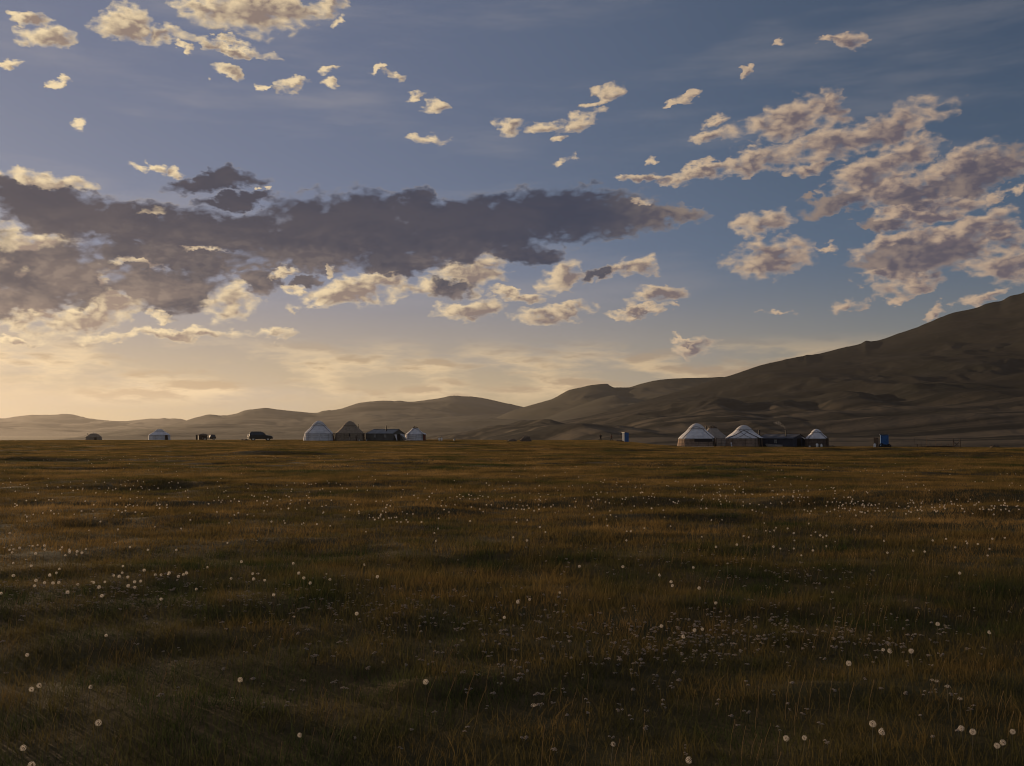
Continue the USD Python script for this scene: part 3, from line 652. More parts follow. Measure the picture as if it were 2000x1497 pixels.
# ------------------------------------------------------------------ dandelion clocks, at the places where the photograph shows them
DANDELIONS = "59.7,1495 1340,1485.5 43.3,1461.3 1946.5,1457 1193.2,1453.8 1957.5,1450.8 1539.5,1442 1569.8,1441.5 581.2,1436.8 1717.5,1430 1898.5,1430 1976.8,1429.5 1881.2,1422.5 1702.8,1414.2 190.3,1412.3 1043.5,1381.8 1876.2,1368.2 60,1346.9 1852,1345 173.2,1342.1 71.7,1339.7 1830.5,1333.8 830,1332 1821.2,1331.2 467.7,1328.1 1656.8,1296.2 52,1279.4 1783.8,1272 1733.8,1271.8 1724.2,1269.5 1331.8,1244 206.4,1241.5 1930,1235.5 1359.5,1231.2 1374.2,1229.2 1294,1223 1830.5,1219.2 575,1207 984.2,1206.2 695.8,1198.8 1400.2,1178 1014.2,1176.2 1036.5,1171 317,1170.4 198,1164 533.6,1162.4 1626.5,1159.2 4.6,1159 1095.2,1158 134.6,1157 382.6,1151 1365,1149 265,1147.6 192.6,1147 66.6,1144.6 249.4,1144.4 1315.4,1144 150,1141.4 102.6,1139 605,1139 180.6,1138.6 86,1138.4 185,1138.2 117,1138 204.2,1137 262,1137 1310.2,1136.8 277,1135.4 69.4,1134 519,1133.6 643.6,1132 497.8,1131 449,1130 592.6,1129.2 248.6,1127.4 739.6,1126.6 232,1126 350.6,1126 25.4,1124.6 221.6,1124.4 99.6,1124 1286.6,1123.6 638,1123.4 305.6,1123 312,1123 504.6,1123 96.6,1122.6 357.6,1122.4 328,1122 492.8,1121 1874,1119.9 582.8,1119.8 363.4,1119.6 109.6,1119.4 333,1119.4 240.6,1119 284,1114 115.4,1111.6 1356,1108.8 406.8,1108.2 1215.8,1107.2 1131,1106.6 242,1106 60,1105.6 710,1103.4 1421.6,1102.5 574.6,1100.6 27.2,1100 473.6,1097.4 51.6,1095 1452.2,1092.9 1928.9,1085.4 1566.5,1085.1 127,1085 147.4,1083.6 69,1081.4 159,1080.2 1735.1,1080 23,1079.4 135.4,1079.2 150,1077.6 1807.1,1077.6 138,1076.4 1782.5,1076.1 1589.6,1075.5 346.2,1074.6 18,1074.4 290.8,1074.4 84.8,1074 117.4,1074 136.6,1073.4 28,1073 167,1073 1934,1072.5 1523.6,1071.9 1550.3,1071.9 8.8,1071.6 40.2,1070.4 1866.8,1069.5 123,1069.4 253.4,1069 1398,1068.6 58,1068 1510.4,1068 1612.4,1067.4 22.4,1067 65.4,1066.6 86,1066 75.2,1065 1440.8,1064.1 1911.2,1062.9 226.2,1062 1888.4,1061.4 443.8,1061 1631.6,1059.6 1886.6,1057.5 502.2,1057.4 1724.9,1056.6 850,1056.6 1028.6,1056.2 1551.2,1056 1823,1056 1223.2,1056 1849.1,1053 1937.9,1052.7 1964,1050.9 1606.6,1050 1004,1049.8 1461,1049.8 1372,1048.6 1452,1047.2 1615.4,1046.6 1584,1046 1601.4,1046 20.6,1041.6 1550,1041.6 848,1041.2 1065,1039.6 1592.4,1039.6 716,1038.8 1503.6,1038.8 1223.6,1038.2 1233.6,1038 1496.8,1037 1510.8,1036.4 172.4,1036.2 1477.8,1035 1669,1034.6 230,1034.4 355.2,1032.8 855.2,1032.8 1538,1032.6 1259.6,1032 1515.4,1031 1054,1030 303.6,1029.2 1703.6,1028.6 1309.4,1028.2 646.2,1027.4 1185.8,1027 588.4,1024 618.6,1024 1580.6,1023 556,1022 594,1022 1492.4,1022 448.6,1021.6 1008.2,1020.4 798,1020 822.6,1020 781.4,1019.8 776.6,1019.6 197.4,1019.2 529.6,1019.2 52,1018.6 919.6,1018.2 553.6,1017.2 1029.4,1016.4 1389.4,1016 371.4,1015.8 793.2,1015.6 1411.4,1015.6 733.4,1015.2 750.6,1014.8 1183.4,1014.8 1796.6,1013 856.4,1012.8 743.4,1012.6 737.8,1012.4 765.6,1012.2 759.2,1012 186.6,1011.4 721.4,1011.2 728.6,1011.2 1006,1011.2 771.4,1010.8 775.4,1010.8 1160.6,1010.6 1298.8,1010.4 673,1009.8 54,1009.4 1203.2,1009.2 1639,1008.6 741.4,1008 495,1007.6 721.4,1007.2 1672.6,1007 222.6,1006.6 48.2,1006.4 456.4,1006.4 1193.6,1006 482.8,1005.6 856.6,1005.6 64.6,1005.2 743.6,1005.2 1942.2,1005.2 144,1004.6 806,1004.4 277.2,1004 1152.6,1004 1770,1004 106.8,1003.6 796.2,1003.6 113,1003.4 1582.6,1003.4 1899.6,1003.4 700.6,1003 1085,1003 629.2,1002.6 85,1002.4 370.6,1002.4 1488,1002.2 465,1002 1690.6,1002 754.6,1001 239.6,1000.8 633.2,1000.8 265.8,1000.6 876.6,1000.6 1682,1000.6 1780,1000.6 1685,1000.4 422,1000 785.6,1000 1091.6,1000 1745,1000 943.4,999.6 700,999.4 1476.6,999.4 1552.6,999.4 1622.6,999.4 1637.4,999.4 1773.6,999 1577,998.8 1584,998.8 182.6,998.6 1970.6,998.6 158.6,998.4 748.6,998.4 1233.6,998.4 1831,998.4 517.2,998 1044.4,998 1191,998 245.4,997.8 100.8,997.6 231.4,997.4 682.4,997.2 1295.6,997 1792.6,997 1469.2,996.6 1572,996 1936.6,996 1954,996 867,995.6 1024,995.4 1931.4,995.4 580.6,995.2 1052.4,995.2 1018,995 1920,995 936.2,994.6 549.4,994.4 1008,994.4 1912.4,994.4 1662.4,994 1880.4,994 1368,993.6 1591.4,993.6 1650.6,993.6 564.2,993.4 1002.6,993.4 1379.6,993.4 1647,993.4 1733,993.4 1273,993.2 311.4,993 990,993 1033,993 1154.8,993 595,992.4 981.2,992.4 1637,992.4 327.2,991.6 753.4,991.6 1821.4,991.6 1826.6,991.6 1063.2,991.2 1919.4,991 920.6,990.8 1124,990.8 1496,990.6 1837,990.6 246,990.4 1238.4,990.4 1845,990.4 28.6,990 1075.6,990 629.4,989.4 762.6,988.6 1944,988.6 261.4,988.4 1021.6,988.4 1148.6,988.4 1967.6,988.4 1989,988.4 863,988.2 870,988.2 1113.6,988 1451,988 1877,988 1936.4,988 542.4,987.8 637.4,987.6 1029.4,987.6 1870.6,987.6 1955.4,987.4 33.6,987.2 267.6,987.2 248.6,987 1684,987 1960.2,987 306.2,986.8 756.6,986.6 1052.4,986.6 1709.4,986.6 1695,986.6 325.4,986.4 522,986.4 950,986.4 959,986.4 1080.4,986.4 1846,986.4 1905.4,986.4 184.6,986 227.4,986 253.8,986 686.4,986 698.4,986 887.6,986 1009.4,986 1286.6,986 1483,986 1645,986 1834.4,986 310.6,985.8 1702,985.6 377.8,985.4 1821,985.2 1408,985 1666.6,985 1858,984.8 1863,984.8 1718,984.6 29.4,984.4 406.8,984.4 1215.2,984.4 1526.4,984.4 568,984 1504.4,983.4 1774,983.4 1698.6,983.2 306,983 1323.6,983 1751,983 1801,983 514.2,982.6 604.4,982.6 1190.6,982.6 1778.4,982.2 1262,981.6 1640,981.6 1525.2,981.2 1540.8,981.2 431,981 1181.4,980.8 1450.6,980.6 1426.2,980.4 1125,980 1407,980 1677,980 466,979.6 468.4,979.6 522.2,979.6 746.6,979.6 165.2,979.4 1802.4,979.4 734,979.2 450.6,979 1155,978.8 1419.4,978.8 1665,978.6 1685,978.6 418,978.4 502,978.4 52,978 1056.4,978 863.6,978 1550,978 1989.4,978 69.6,977.4 427.4,977.4 434,977.4 569.6,977.4 647.4,977.4 763.6,977.4 692.4,977.4 1015.4,977.2 585.8,977 95.8,976.8 1370,976.8 1045.6,976.4 103,976 547.4,976 833.4,976 1065.2,976 1168,976 1172,976 1052,975.6 1221,975.6 926.6,975 1216,975 1664.6,975 254.2,974.8 529.4,974.8 458.6,974.6 918.4,974.4 1268.6,974.4 899.2,974 1122,974 1373,974 1629.4,974 310.4,973.6 933,973.6 1257.6,973.2 235,973 815.4,973 999.6,972.8 268,972 277,972 367.4,972 322.6,972 603.2,972 1103.2,972 879.4,972 1656,972 1196.6,971.6 1336,971.6 1577.6,971.6 427.8,971.4 783,971.4 1159.4,971.4 1648,971.4 1661,971.4 524,971 953.2,971 1528,971 1565,971 565,970.6 1551,970.6 838.4,970.4 892,970.4 980,970.4 1005.2,970.4 1055.4,970.4 445.6,970 517,970 904.8,970 1266.6,970 495.6,969.6 941.6,969.6 1371.4,969.6 1531,969.6 560,968.4 598.4,968.4 807.6,968 920.8,968 937,968 492.2,967.6 1094.4,967.2 1485.4,966.6 897.6,966.4 916,966.4 1070.4,966.4 1375.6,966.4 1394,966 1562,966 1433.6,965.6 1468.4,965 75.6,964.4 1275,964.4 119.2,964.2 1053.4,964.2 1631.6,964 844.4,963.8 1034.6,963.6 187.6,963 1251,963 1694.6,963 206,962.6 1399.6,962.6 1253.6,962 604,961.6 1174,961.4 1451,961.4 436.8,961 645,961 1692,961 29.2,960 270.4,960 362,959.4 937,959.4 1632,959.4 441,959 1510,959 142,958.4 716.8,958 1815,958 1648,958 219.6,957.6 367,957.6 697.4,957.4 624.8,957.2 967.2,957.2 291,957 786.6,956.6 1358.6,956.4 1451.6,956 1432.6,956 255,955 677.6,955 1807.4,955 227,954.8 483.6,954.4 1045.6,954.4 192.6,954 277,954 308,954 55.2,954 983.6,954 212.6,953.8 667.2,953.6 1085,953.2 137.6,952.4 351.4,952.4 1772,952 113.4,951.6 1433,951 1213,950.6 540,950.4 762,950 729.2,949.6 1305,949.6 245.6,949 981.2,949 300.4,948.8 1301.6,948.8 1388.4,948.6 122.8,948.4 1118.4,948.4 1053.6,948.4 1371.4,948.4 560,948 1404.4,948 1356.6,948 1804.4,948 665,947.6 1395.6,947.6 1007,947.4 1544,947.4 53.6,947 603,947 1203.6,946.8 40,946.6 1424.4,946.6 1257.6,946.6 1789,945.6 162.6,945.2 481.6,945.2 597,945.2 616,944.4 592.6,944 656.6,944 950,944 348,943.6 642.6,943.6 330,943.4 1178,943 21,942.4 204,942.4 138.6,942 244,941.6 187,941.6 280.6,941.4 336,941 425,941"
CLOCKS = np.array([[float(c) for c in q.split(',')] for q in DANDELIONS.split()])
STEM = 0.155


def settle(px, lift):
    """Points on the grassland whose lift above it stands in those pixels."""
    d = np.array([ray(*q) for q in px])
    t = (EYE - lift) / -d[:, 2]
    for _ in range(25):
        t = 0.6 * t + 0.4 * (EYE - lift - plain(d[:, 0] * t, d[:, 1] * t)) / -d[:, 2]
    x, y = d[:, 0] * t, d[:, 1] * t
    return np.stack([x, y, plain(x, y)], -1)


def fluff_material(name, colour, glow):
    n = {'d': ('diffuse_bsdf', {'color': colour}), 't': ('translucent_bsdf', {'color': colour}), 'm': ('mix_closure', {'fac': glow})}
    return usdkit.material(stage, '/World/Looks/' + name, n, [('d.BSDF', 'm.closure1'), ('t.BSDF', 'm.closure2')], surface='m.closure')


FLUFF = fluff_material('dandelion_fluff', (0.74, 0.69, 0.62), 0.6)
SEED = mat('dandelion_seeds', (0.12, 0.075, 0.04), rough=0.9, var=0.3, scale=200)
STALK = mat('pale_stalk', (0.085, 0.075, 0.04), rough=0.7, var=0.3, scale=60)
LEAFY = mat('grey_green_leaf', (0.075, 0.085, 0.045), rough=0.8, var=0.3, scale=40)
UMBEL = fluff_material('pale_umbel', (0.54, 0.48, 0.41), 0.5)


def clock_parts(seed, bend, part_gone=0.0, closed=False):
    """(stalk, seed heart, fluff) of one dandelion clock about 4 cm across."""
    g = np.random.default_rng(seed)
    top = np.array([bend, 0.2 * bend, STEM])
    stalk = tube([(0, 0, -0.02), (bend * 0.25, 0, STEM * 0.4), (bend * 0.7, 0.1 * bend, STEM * 0.8), top - [0, 0, 0.004]], 0.0017, 6)
    heart = trimesh.creation.icosphere(1, 0.0046).apply_translation(top)
    n = 74
    k = np.arange(n) + 0.5
    ph, th = np.arccos(1 - 2 * k / n), math.pi * (1 + 5 ** 0.5) * k
    dirs = np.stack([np.cos(th) * np.sin(ph), np.sin(th) * np.sin(ph), np.cos(ph)], -1)
    if part_gone:
        dirs = dirs[dirs @ np.array([0.8, -0.45, 0.4]) < 1 - 2 * part_gone]
    if closed:
        dirs = dirs[dirs[:, 2] > 0.45]
    v, f = [], []
    for d in dirs:
        r = 0.0155 * g.uniform(0.86, 1.04) * (1.25 if closed else 1)
        a = np.cross(d, [0.3, 0.5, 0.81])
        a /= np.linalg.norm(a)
        b = np.cross(d, a)
        c, base = d * r, d * 0.006
        i = len(v)
        v += [base + a * 0.00025, base - a * 0.00025, c]
        f += [[i, i + 1, i + 2]]
        s0 = g.uniform(0, 1.5)
        for q in range(3):                                  # the parachute: three crossing bristles
            w = a * math.cos(s0 + q * 1.047) + b * math.sin(s0 + q * 1.047)
            o = np.cross(d, w)
            i = len(v)
            v += [c + w * 0.0036 + d * 0.001 + o * 0.0002, c - w * 0.0036 + d * 0.001 - o * 0.0002, c + o * 0.0006, c - o * 0.0006]
            f += [[i, i + 2, i + 3], [i + 1, i + 3, i + 2]]
    return stalk, heart, trimesh.Trimesh(np.array(v) + top, f, process=False)


KINDS = [clock_parts(1, 0.004), clock_parts(2, -0.012), clock_parts(3, 0.015, part_gone=0.22), clock_parts(4, -0.004, closed=True)]
NEAR_LABELS = ['dandelion clock cut by the bottom edge near the left corner', 'faint grey dandelion clock lowest in the grass right of centre', 'largest glowing dandelion clock, by the left edge at the bottom', 'lower left dandelion clock of the touching pair at bottom right',
               'small ragged dandelion clock alone near the bottom, right of centre', 'upper right dandelion clock of the touching pair at bottom right', 'dull small dandelion clock close left of a bright one on a tall stem', 'bright dandelion clock on a tall stem, close right of a dull small one',
               'broken dandelion clock alone near the bottom, left of centre', 'half dandelion clock just below and right of a round bright one', 'round dandelion clock just right of a tilted dimmer one, lower right', 'round dandelion clock standing above the touching pair by the right edge',
               'tilted dim dandelion clock on a bent stem, just left of a round one', 'round bright dandelion clock just above a half clock, lower right', 'bright dandelion clock alone in dark grass at the lower left', 'half closed pale dandelion head alone, right of the middle low down',
               'small pale dandelion head alone above the lower right group', 'lower left of two close dandelion clocks by the left edge', 'right one of three small pale dandelion heads at the lower right', 'broken dandelion clock just right of two close ones at left',
               'ragged upper right of two close dandelion clocks by the left edge', 'middle one of three small pale dandelion heads at the lower right', 'bright dandelion clock before a dark hollow just left of centre', 'left one of three small pale dandelion heads at the lower right',
               'glowing dandelion clock alone in dark grass, left of the middle', 'pale dandelion head above a golden strip of grass at right', 'glowing dandelion clock alone by the left edge above the close pair', 'right one of three dandelion heads among the pale flowers at right',
               'middle one of three dandelion heads among the pale flowers at right', 'left one of three dandelion heads among the pale flowers at right', 'low pale dandelion head beside a thick patch of pale flowers', 'round dandelion clock on a tall stem, alone below the left flower drift']


MARKS = [(250, 'the low dark yurt'), (345, 'the lone white yurt'), (440, 'the old truck'), (570, 'the parked car'), (665, 'the large white yurt'), (712, 'the brown felt yurt'), (795, 'the grey green tent'), (870, 'the small white yurt'), (1000, 'the lower heap'), (1110, 'the taller heap'),
         (1300, 'the two walkers'), (1410, 'the tan walled yurt'), (1495, 'the yurt with crossed ropes'), (1570, 'the navy tent'), (1670, 'the small white roofed yurt'), (1780, 'the bright blue outhouse'), (9999, 'the pole corral')]
NTH = ('first', 'second', 'third', 'fourth', 'fifth', 'sixth', 'seventh', 'eighth', 'ninth', 'tenth')
ROWS = ('nearest', 'second nearest', 'third nearest', 'fourth nearest', 'fifth nearest', 'sixth nearest', 'seventh nearest', 'eighth nearest', 'ninth nearest', 'tenth nearest') + tuple(f'{n} nearest' for n in ('eleventh', 'twelfth', 'thirteenth', 'fourteenth', 'fifteenth', 'sixteenth', 'seventeenth', 'eighteenth', 'nineteenth', 'twentieth'))


def placed(pixels, words, per=8):
    """A label for each: which from the left, in which row, under which thing of the camp."""
    out, columns = [None] * len(pixels), {}
    for i, (x, y) in enumerate(pixels):
        columns.setdefault(next(w for edge, w in MARKS if x < edge), []).append(i)
    for mark, ids in columns.items():
        ids.sort(key=lambda i: -pixels[i][1])
        for r in range(0, len(ids), per):
            row = sorted(ids[r:r + per], key=lambda i: pixels[i][0])
            for n, i in enumerate(row):
                out[i] = f'{words}, {NTH[n]} from left in {ROWS[r // per]} row below {mark}'
    return out


g_ = np.random.default_rng(5)
sz = g_.uniform(0.78, 1.12, len(CLOCKS))
spots = settle(CLOCKS, STEM * sz)
which = g_.choice(4, len(CLOCKS), p=[0.46, 0.34, 0.13, 0.07])
for i, k in ((2, 0), (3, 0), (5, 0), (7, 0), (8, 2), (9, 2), (10, 0), (11, 0), (12, 1), (13, 0), (14, 0), (15, 3), (16, 3), (17, 0), (18, 3), (19, 2), (20, 2), (21, 3), (22, 0), (23, 3), (24, 0), (26, 0), (31, 0), (1, 2), (4, 2), (0, 0)):
    which[i] = k
FIRST = len(NEAR_LABELS)
LABELS = NEAR_LABELS + placed([tuple(q) for q in CLOCKS[FIRST:300]], 'white dandelion')
source = {}
for i in range(300):
    k, p_ = int(which[i]), spots[i]
    label, group = LABELS[i], 'dandelion clocks in the meadow'
    rz = float(g_.uniform(-0.5, 0.5))
    if k not in source:
        source[k] = t = thing('dandelion', label, 'dandelion', p_, rz, float(sz[i]), group)
        for nm, me, ma in zip(('stalk', 'seed_heart', 'fluff'), KINDS[k], (STALK, SEED, FLUFF)):
            part(t, nm, me, ma, smooth=False)
    else:
        copy_of(source[k], p_, rz, float(sz[i]), label, group)
# the rest, each a few tenths of a pixel to two pixels wide
far = [CLOCKS[300:]]
for n, x0, x1, y0, y1 in ((70, 60, 700, 889, 899), (40, 0, 1000, 900, 940), (70, 1000, 2000, 903, 945), (60, 0, 2000, 940, 960), (50, 1150, 1700, 950, 985), (60, 1600, 2000, 975, 1000), (30, 0, 2000, 880, 900)):
    far.append(np.stack([g_.uniform(x0, x1, n), g_.uniform(y0, y1, n)], -1))
far = np.vstack(far)
fs = g_.uniform(0.85, 1.15, len(far))
fp = settle(far, STEM * fs)
ok = np.hypot(fp[:, 0], fp[:, 1]) < 190
fp, fs = fp[ok], fs[ok]
heads = [(KINDS[k][2], FLUFF) for k in (0, 1, 2)]
spread('dandelions', heads, fp, g_.uniform(0, 6.28, len(fp)), np.stack([fs] * 3, -1), np.tile([0, 0, 1.0], (len(fp), 1)))


# ------------------------------------------------------------------ pale umbel flowers in drifts
def umbel_parts(seed, stems):
    g = np.random.default_rng(seed)
    st, lf, hd = [], [], []
    for k in range(stems):
        h, a, l = g.uniform(0.035, 0.065), g.uniform(0, 6.28), g.uniform(0.0, 0.03)
        top = np.array([l * math.cos(a), l * math.sin(a), h])
        st.append(tube([(0.3 * top[0], 0.3 * top[1], -0.01), (0.6 * top[0], 0.6 * top[1], h * 0.5), top], 0.0012, 5))
        for q in range(9):
            b, r = q * 2.4, 0.0034 * math.sqrt(q)
            c = top + [r * math.cos(b), r * math.sin(b), 0.004 - 55 * r * r + g.uniform(-0.001, 0.001)]
            m = trimesh.creation.icosphere(0, 0.0034)
            m.vertices = m.vertices * [1, 1, 0.65] + c
            hd.append(m)
        for q in range(3):
            z, b = h * g.uniform(0.15, 0.7), g.uniform(0, 6.28)
            c, o, w = np.array([0.5 * top[0], 0.5 * top[1], z]), np.array([math.cos(b), math.sin(b), 0.5]) * 0.018, np.array([-math.sin(b), math.cos(b), 0]) * 0.002
            lf.append(trimesh.Trimesh([c - w, c + w, c + o], [[0, 1, 2]], process=False))
    return join(*st), join(*lf), join(*hd)


UKINDS = [umbel_parts(11, 2), umbel_parts(12, 3), umbel_parts(13, 4), umbel_parts(14, 3)]
DRIFTS = [(200, 220, 1152, 180, 24, 'drift of pale flowers at the left edge'), (160, 640, 1172, 230, 30, 'wide drift of pale flowers left of the middle'), (130, 850, 1205, 220, 34, 'thin drift of pale flowers in the middle'), (190, 1480, 1222, 240, 26, 'long drift of pale flowers at right'),
          (110, 1330, 1255, 110, 22, 'thick patch of pale flowers right of the middle'), (70, 1720, 1255, 180, 26, 'loose pale flowers at the right edge'), (60, 1560, 1130, 120, 16, 'faint pale flowers far right'), (80, 1100, 1290, 260, 40, 'loose pale flowers below the middle'), (60, 1500, 1380, 420, 50, 'last scattered pale flowers at the lower right'),
          (50, 700, 1300, 420, 70, 'last scattered pale flowers at the lower left'), (70, 1250, 1095, 220, 22, 'faint pale flowers beyond the middle')]
rows = []
for n, cx, cy, sx, sy, words in DRIFTS:
    q = np.stack([cx + sx * g_.normal(0, 0.8, n), cy + sy * g_.normal(0, 0.85, n)], -1)
    rows += [(x, y, words) for x, y in q if -20 < x < 2020 and y < 1490]
rows.sort(key=lambda r: -r[1])
ppos = settle(np.array([r[:2] for r in rows]), 0.05)
psz = g_.uniform(0.65, 1.15, len(rows))
ULABELS = placed([r[:2] for r in rows[:300]], 'small pale flower')
usource = {}
pick = [i for i in range(len(rows)) if i < 300]
for i in pick:
    k, rz = int(g_.integers(0, 4)), float(g_.uniform(0, 6.28))
    label, group = ULABELS[i], 'small pale flowers in the meadow'
    if k not in usource:
        usource[k] = t = thing('wildflower', label, 'wildflower', ppos[i], rz, float(psz[i]), group)
        for nm, me, ma in zip(('stem', 'leaf', 'flower_head'), UKINDS[k], (STALK, LEAFY, UMBEL)):
            part(t, nm, me, ma, smooth=False)
    else:
        copy_of(usource[k], ppos[i], rz, float(psz[i]), label, group)
rest_ = np.arange(300, len(rows))
spread('wildflowers', [(U[2], UMBEL) for U in UKINDS], ppos[rest_], g_.uniform(0, 6.28, len(rest_)), np.stack([psz[rest_]] * 3, -1), np.tile([0, 0, 1.0], (len(rest_), 1)))


# ------------------------------------------------------------------ dry stalks that stand over the grass
def stalks(seed, n=9):
    g, out = np.random.default_rng(seed), []
    for k in range(n):
        x, y, h, a = g.uniform(-0.3, 0.3), g.uniform(-0.3, 0.3), g.uniform(0.10, 0.22), g.uniform(-0.5, 0.9)
        l = g.uniform(0.05, 0.35) * h
        p = [(x, y, 0), (x + 0.4 * l * math.cos(a), y + 0.4 * l * math.sin(a), 0.6 * h), (x + l * math.cos(a), y + l * math.sin(a), h)]
        out.append(tube(p, 0.0009, 3))
        e = np.array(p[2])
        m = trimesh.creation.icosphere(0, 0.003)
        m.vertices = m.vertices * [0.8, 0.8, 3.2] + e
        out.append(m)
    return join(*out)


STALKY = fluff_material('dry_stalk', (0.34, 0.25, 0.13), 0.5)
x, y = grid_in_view(4.2, 30, 0.75, 1.5)
keep = rng.random(len(x)) < 0.65
x, y = x[keep], y[keep]
spread('dry_stalks', [(stalks(300 + k), STALKY) for k in range(5)], np.stack([x, y, plain(x, y)], -1), rng.uniform(-0.8, 0.8, len(x)), np.stack([rng.uniform(0.7, 1.25, len(x))] * 3, -1), np.tile([0, 0, 1.0], (len(x), 1)))

# ------------------------------------------------------------------ camp: materials
CLOTH = mat('white_canvas', (0.62, 0.62, 0.63), rough=0.85, var=0.2, scale=1.6, bump=0.03)
CLOTH2 = mat('weathered_white_canvas', (0.54, 0.53, 0.52), rough=0.85, var=0.28, scale=1.3, bump=0.03)
FELT = mat('brown_felt', (0.25, 0.20, 0.145), rough=0.95, var=0.3, scale=2.5, bump=0.03)
FELT_GREY = mat('grey_felt', (0.27, 0.245, 0.21), rough=0.95, var=0.25, scale=2.5, bump=0.03)
REED = mat('tan_felt_wall', (0.26, 0.185, 0.135), rough=0.95, var=0.3, scale=2.0, bump=0.03)
WALL_DARK = mat('dark_brown_felt', (0.13, 0.095, 0.075), rough=0.95, var=0.3, scale=2.2, bump=0.03)
ROPE = mat('dark_rope', (0.035, 0.028, 0.028), rough=0.9, var=0.2, scale=12)
WOOD = mat('weathered_wood', (0.13, 0.085, 0.055), rough=0.85, var=0.35, scale=5, bump=0.01)
DARK_WOOD = mat('dark_wood', (0.05, 0.034, 0.024), rough=0.85, var=0.35, scale=5)
DOOR_RED = mat('red_door', (0.16, 0.028, 0.020), rough=0.7, var=0.3, scale=5)
DOOR_DARK = mat('dark_doorway', (0.022, 0.017, 0.014), rough=0.9, var=0.2, scale=4)
TENT_GREEN = mat('grey_green_tarpaulin', (0.105, 0.105, 0.095), rough=0.7, var=0.25, scale=1.6, bump=0.03)
TENT_ROOF = mat('slate_tarpaulin_roof', (0.17, 0.19, 0.205), rough=0.6, var=0.25, scale=1.4, bump=0.03)
TENT_NAVY = mat('navy_tarpaulin', (0.05, 0.055, 0.075), rough=0.7, var=0.3, scale=1.6, bump=0.03)
TENT_NAVY_ROOF = mat('faded_navy_tarpaulin', (0.085, 0.092, 0.11), rough=0.65, var=0.3, scale=1.4, bump=0.03)
PANE = mat('window_film', (0.30, 0.30, 0.28), rough=0.35, var=0.25, scale=3, spec=0.5)
IRON = mat('sooty_iron', (0.03, 0.026, 0.024), rough=0.6, var=0.3, scale=8)
TIN = mat('milk_can_aluminium', (0.72, 0.70, 0.66), rough=0.38, var=0.15, scale=8, metallic=0.6, spec=0.5)
ENAMEL = mat('white_enamel', (0.75, 0.73, 0.70), rough=0.4, var=0.12, scale=8, spec=0.5)
BLUE = mat('blue_painted_boards', (0.030, 0.125, 0.33), rough=0.6, var=0.25, scale=3)
BLUE_PALE = mat('pale_blue_boards', (0.055, 0.10, 0.17), rough=0.7, var=0.25, scale=3)
ZINC = mat('zinc_roof', (0.42, 0.44, 0.46), rough=0.45, var=0.15, scale=4, metallic=0.4)
EARTH = mat('dug_earth', (0.085, 0.063, 0.042), rough=1.0, var=0.45, scale=6, bump=0.05)
STRAW = mat('dung_and_straw', (0.13, 0.10, 0.075), rough=1.0, var=0.5, scale=7, bump=0.06)
RUBBER = mat('black_rubber', (0.016, 0.016, 0.016), rough=0.8, var=0.2, scale=9)
CAR = mat('dark_green_car_paint', (0.013, 0.014, 0.013), rough=0.4, var=0.1, scale=2, spec=0.35)
CAR_OLD = mat('brown_truck_paint', (0.05, 0.036, 0.026), rough=0.5, var=0.3, scale=3)
GLASS = mat('dark_car_glass', (0.018, 0.020, 0.022), rough=0.06, var=0.1, scale=2, spec=0.9)
CHROME = mat('bright_metal', (0.6, 0.6, 0.6), rough=0.25, var=0.1, scale=6, metallic=0.9)
LAMP = mat('lamp_glass', (0.55, 0.55, 0.52), rough=0.15, var=0.1, scale=6, spec=0.8)
TAIL = mat('red_lamp_glass', (0.30, 0.02, 0.015), rough=0.2, var=0.1, scale=6, spec=0.8)
JACKET = mat('dark_jacket', (0.028, 0.022, 0.018), rough=0.9, var=0.3, scale=9)
JACKET_RED = mat('dark_red_jacket', (0.055, 0.018, 0.014), rough=0.9, var=0.3, scale=9)
TROUSERS = mat('dark_trousers', (0.022, 0.020, 0.020), rough=0.9, var=0.2, scale=9)
SKIN = mat('skin', (0.26, 0.14, 0.09), rough=0.6, var=0.1, scale=9)
HAIR = mat('black_hair', (0.015, 0.012, 0.010), rough=0.7, var=0.1, scale=9)


def yaw_to_camera(p, turn=0.0):
    """Rotation that turns a thing's front (-y) to the camera, and then by turn degrees."""
    return -math.atan2(p[0], p[1]) + math.radians(turn)


# ------------------------------------------------------------------ yurts
CONE = [(0, 1), (0.10, 0.925), (0.2, 0.845), (0.48, 0.575), (0.7, 0.41), (0.85, 0.285), (0.93, 0.195), (0.98, 0.10), (1, 0.0)]
DOME = [(0, 1), (0.3, 0.88), (0.6, 0.66), (0.85, 0.40), (0.95, 0.22), (1, 0.0)]


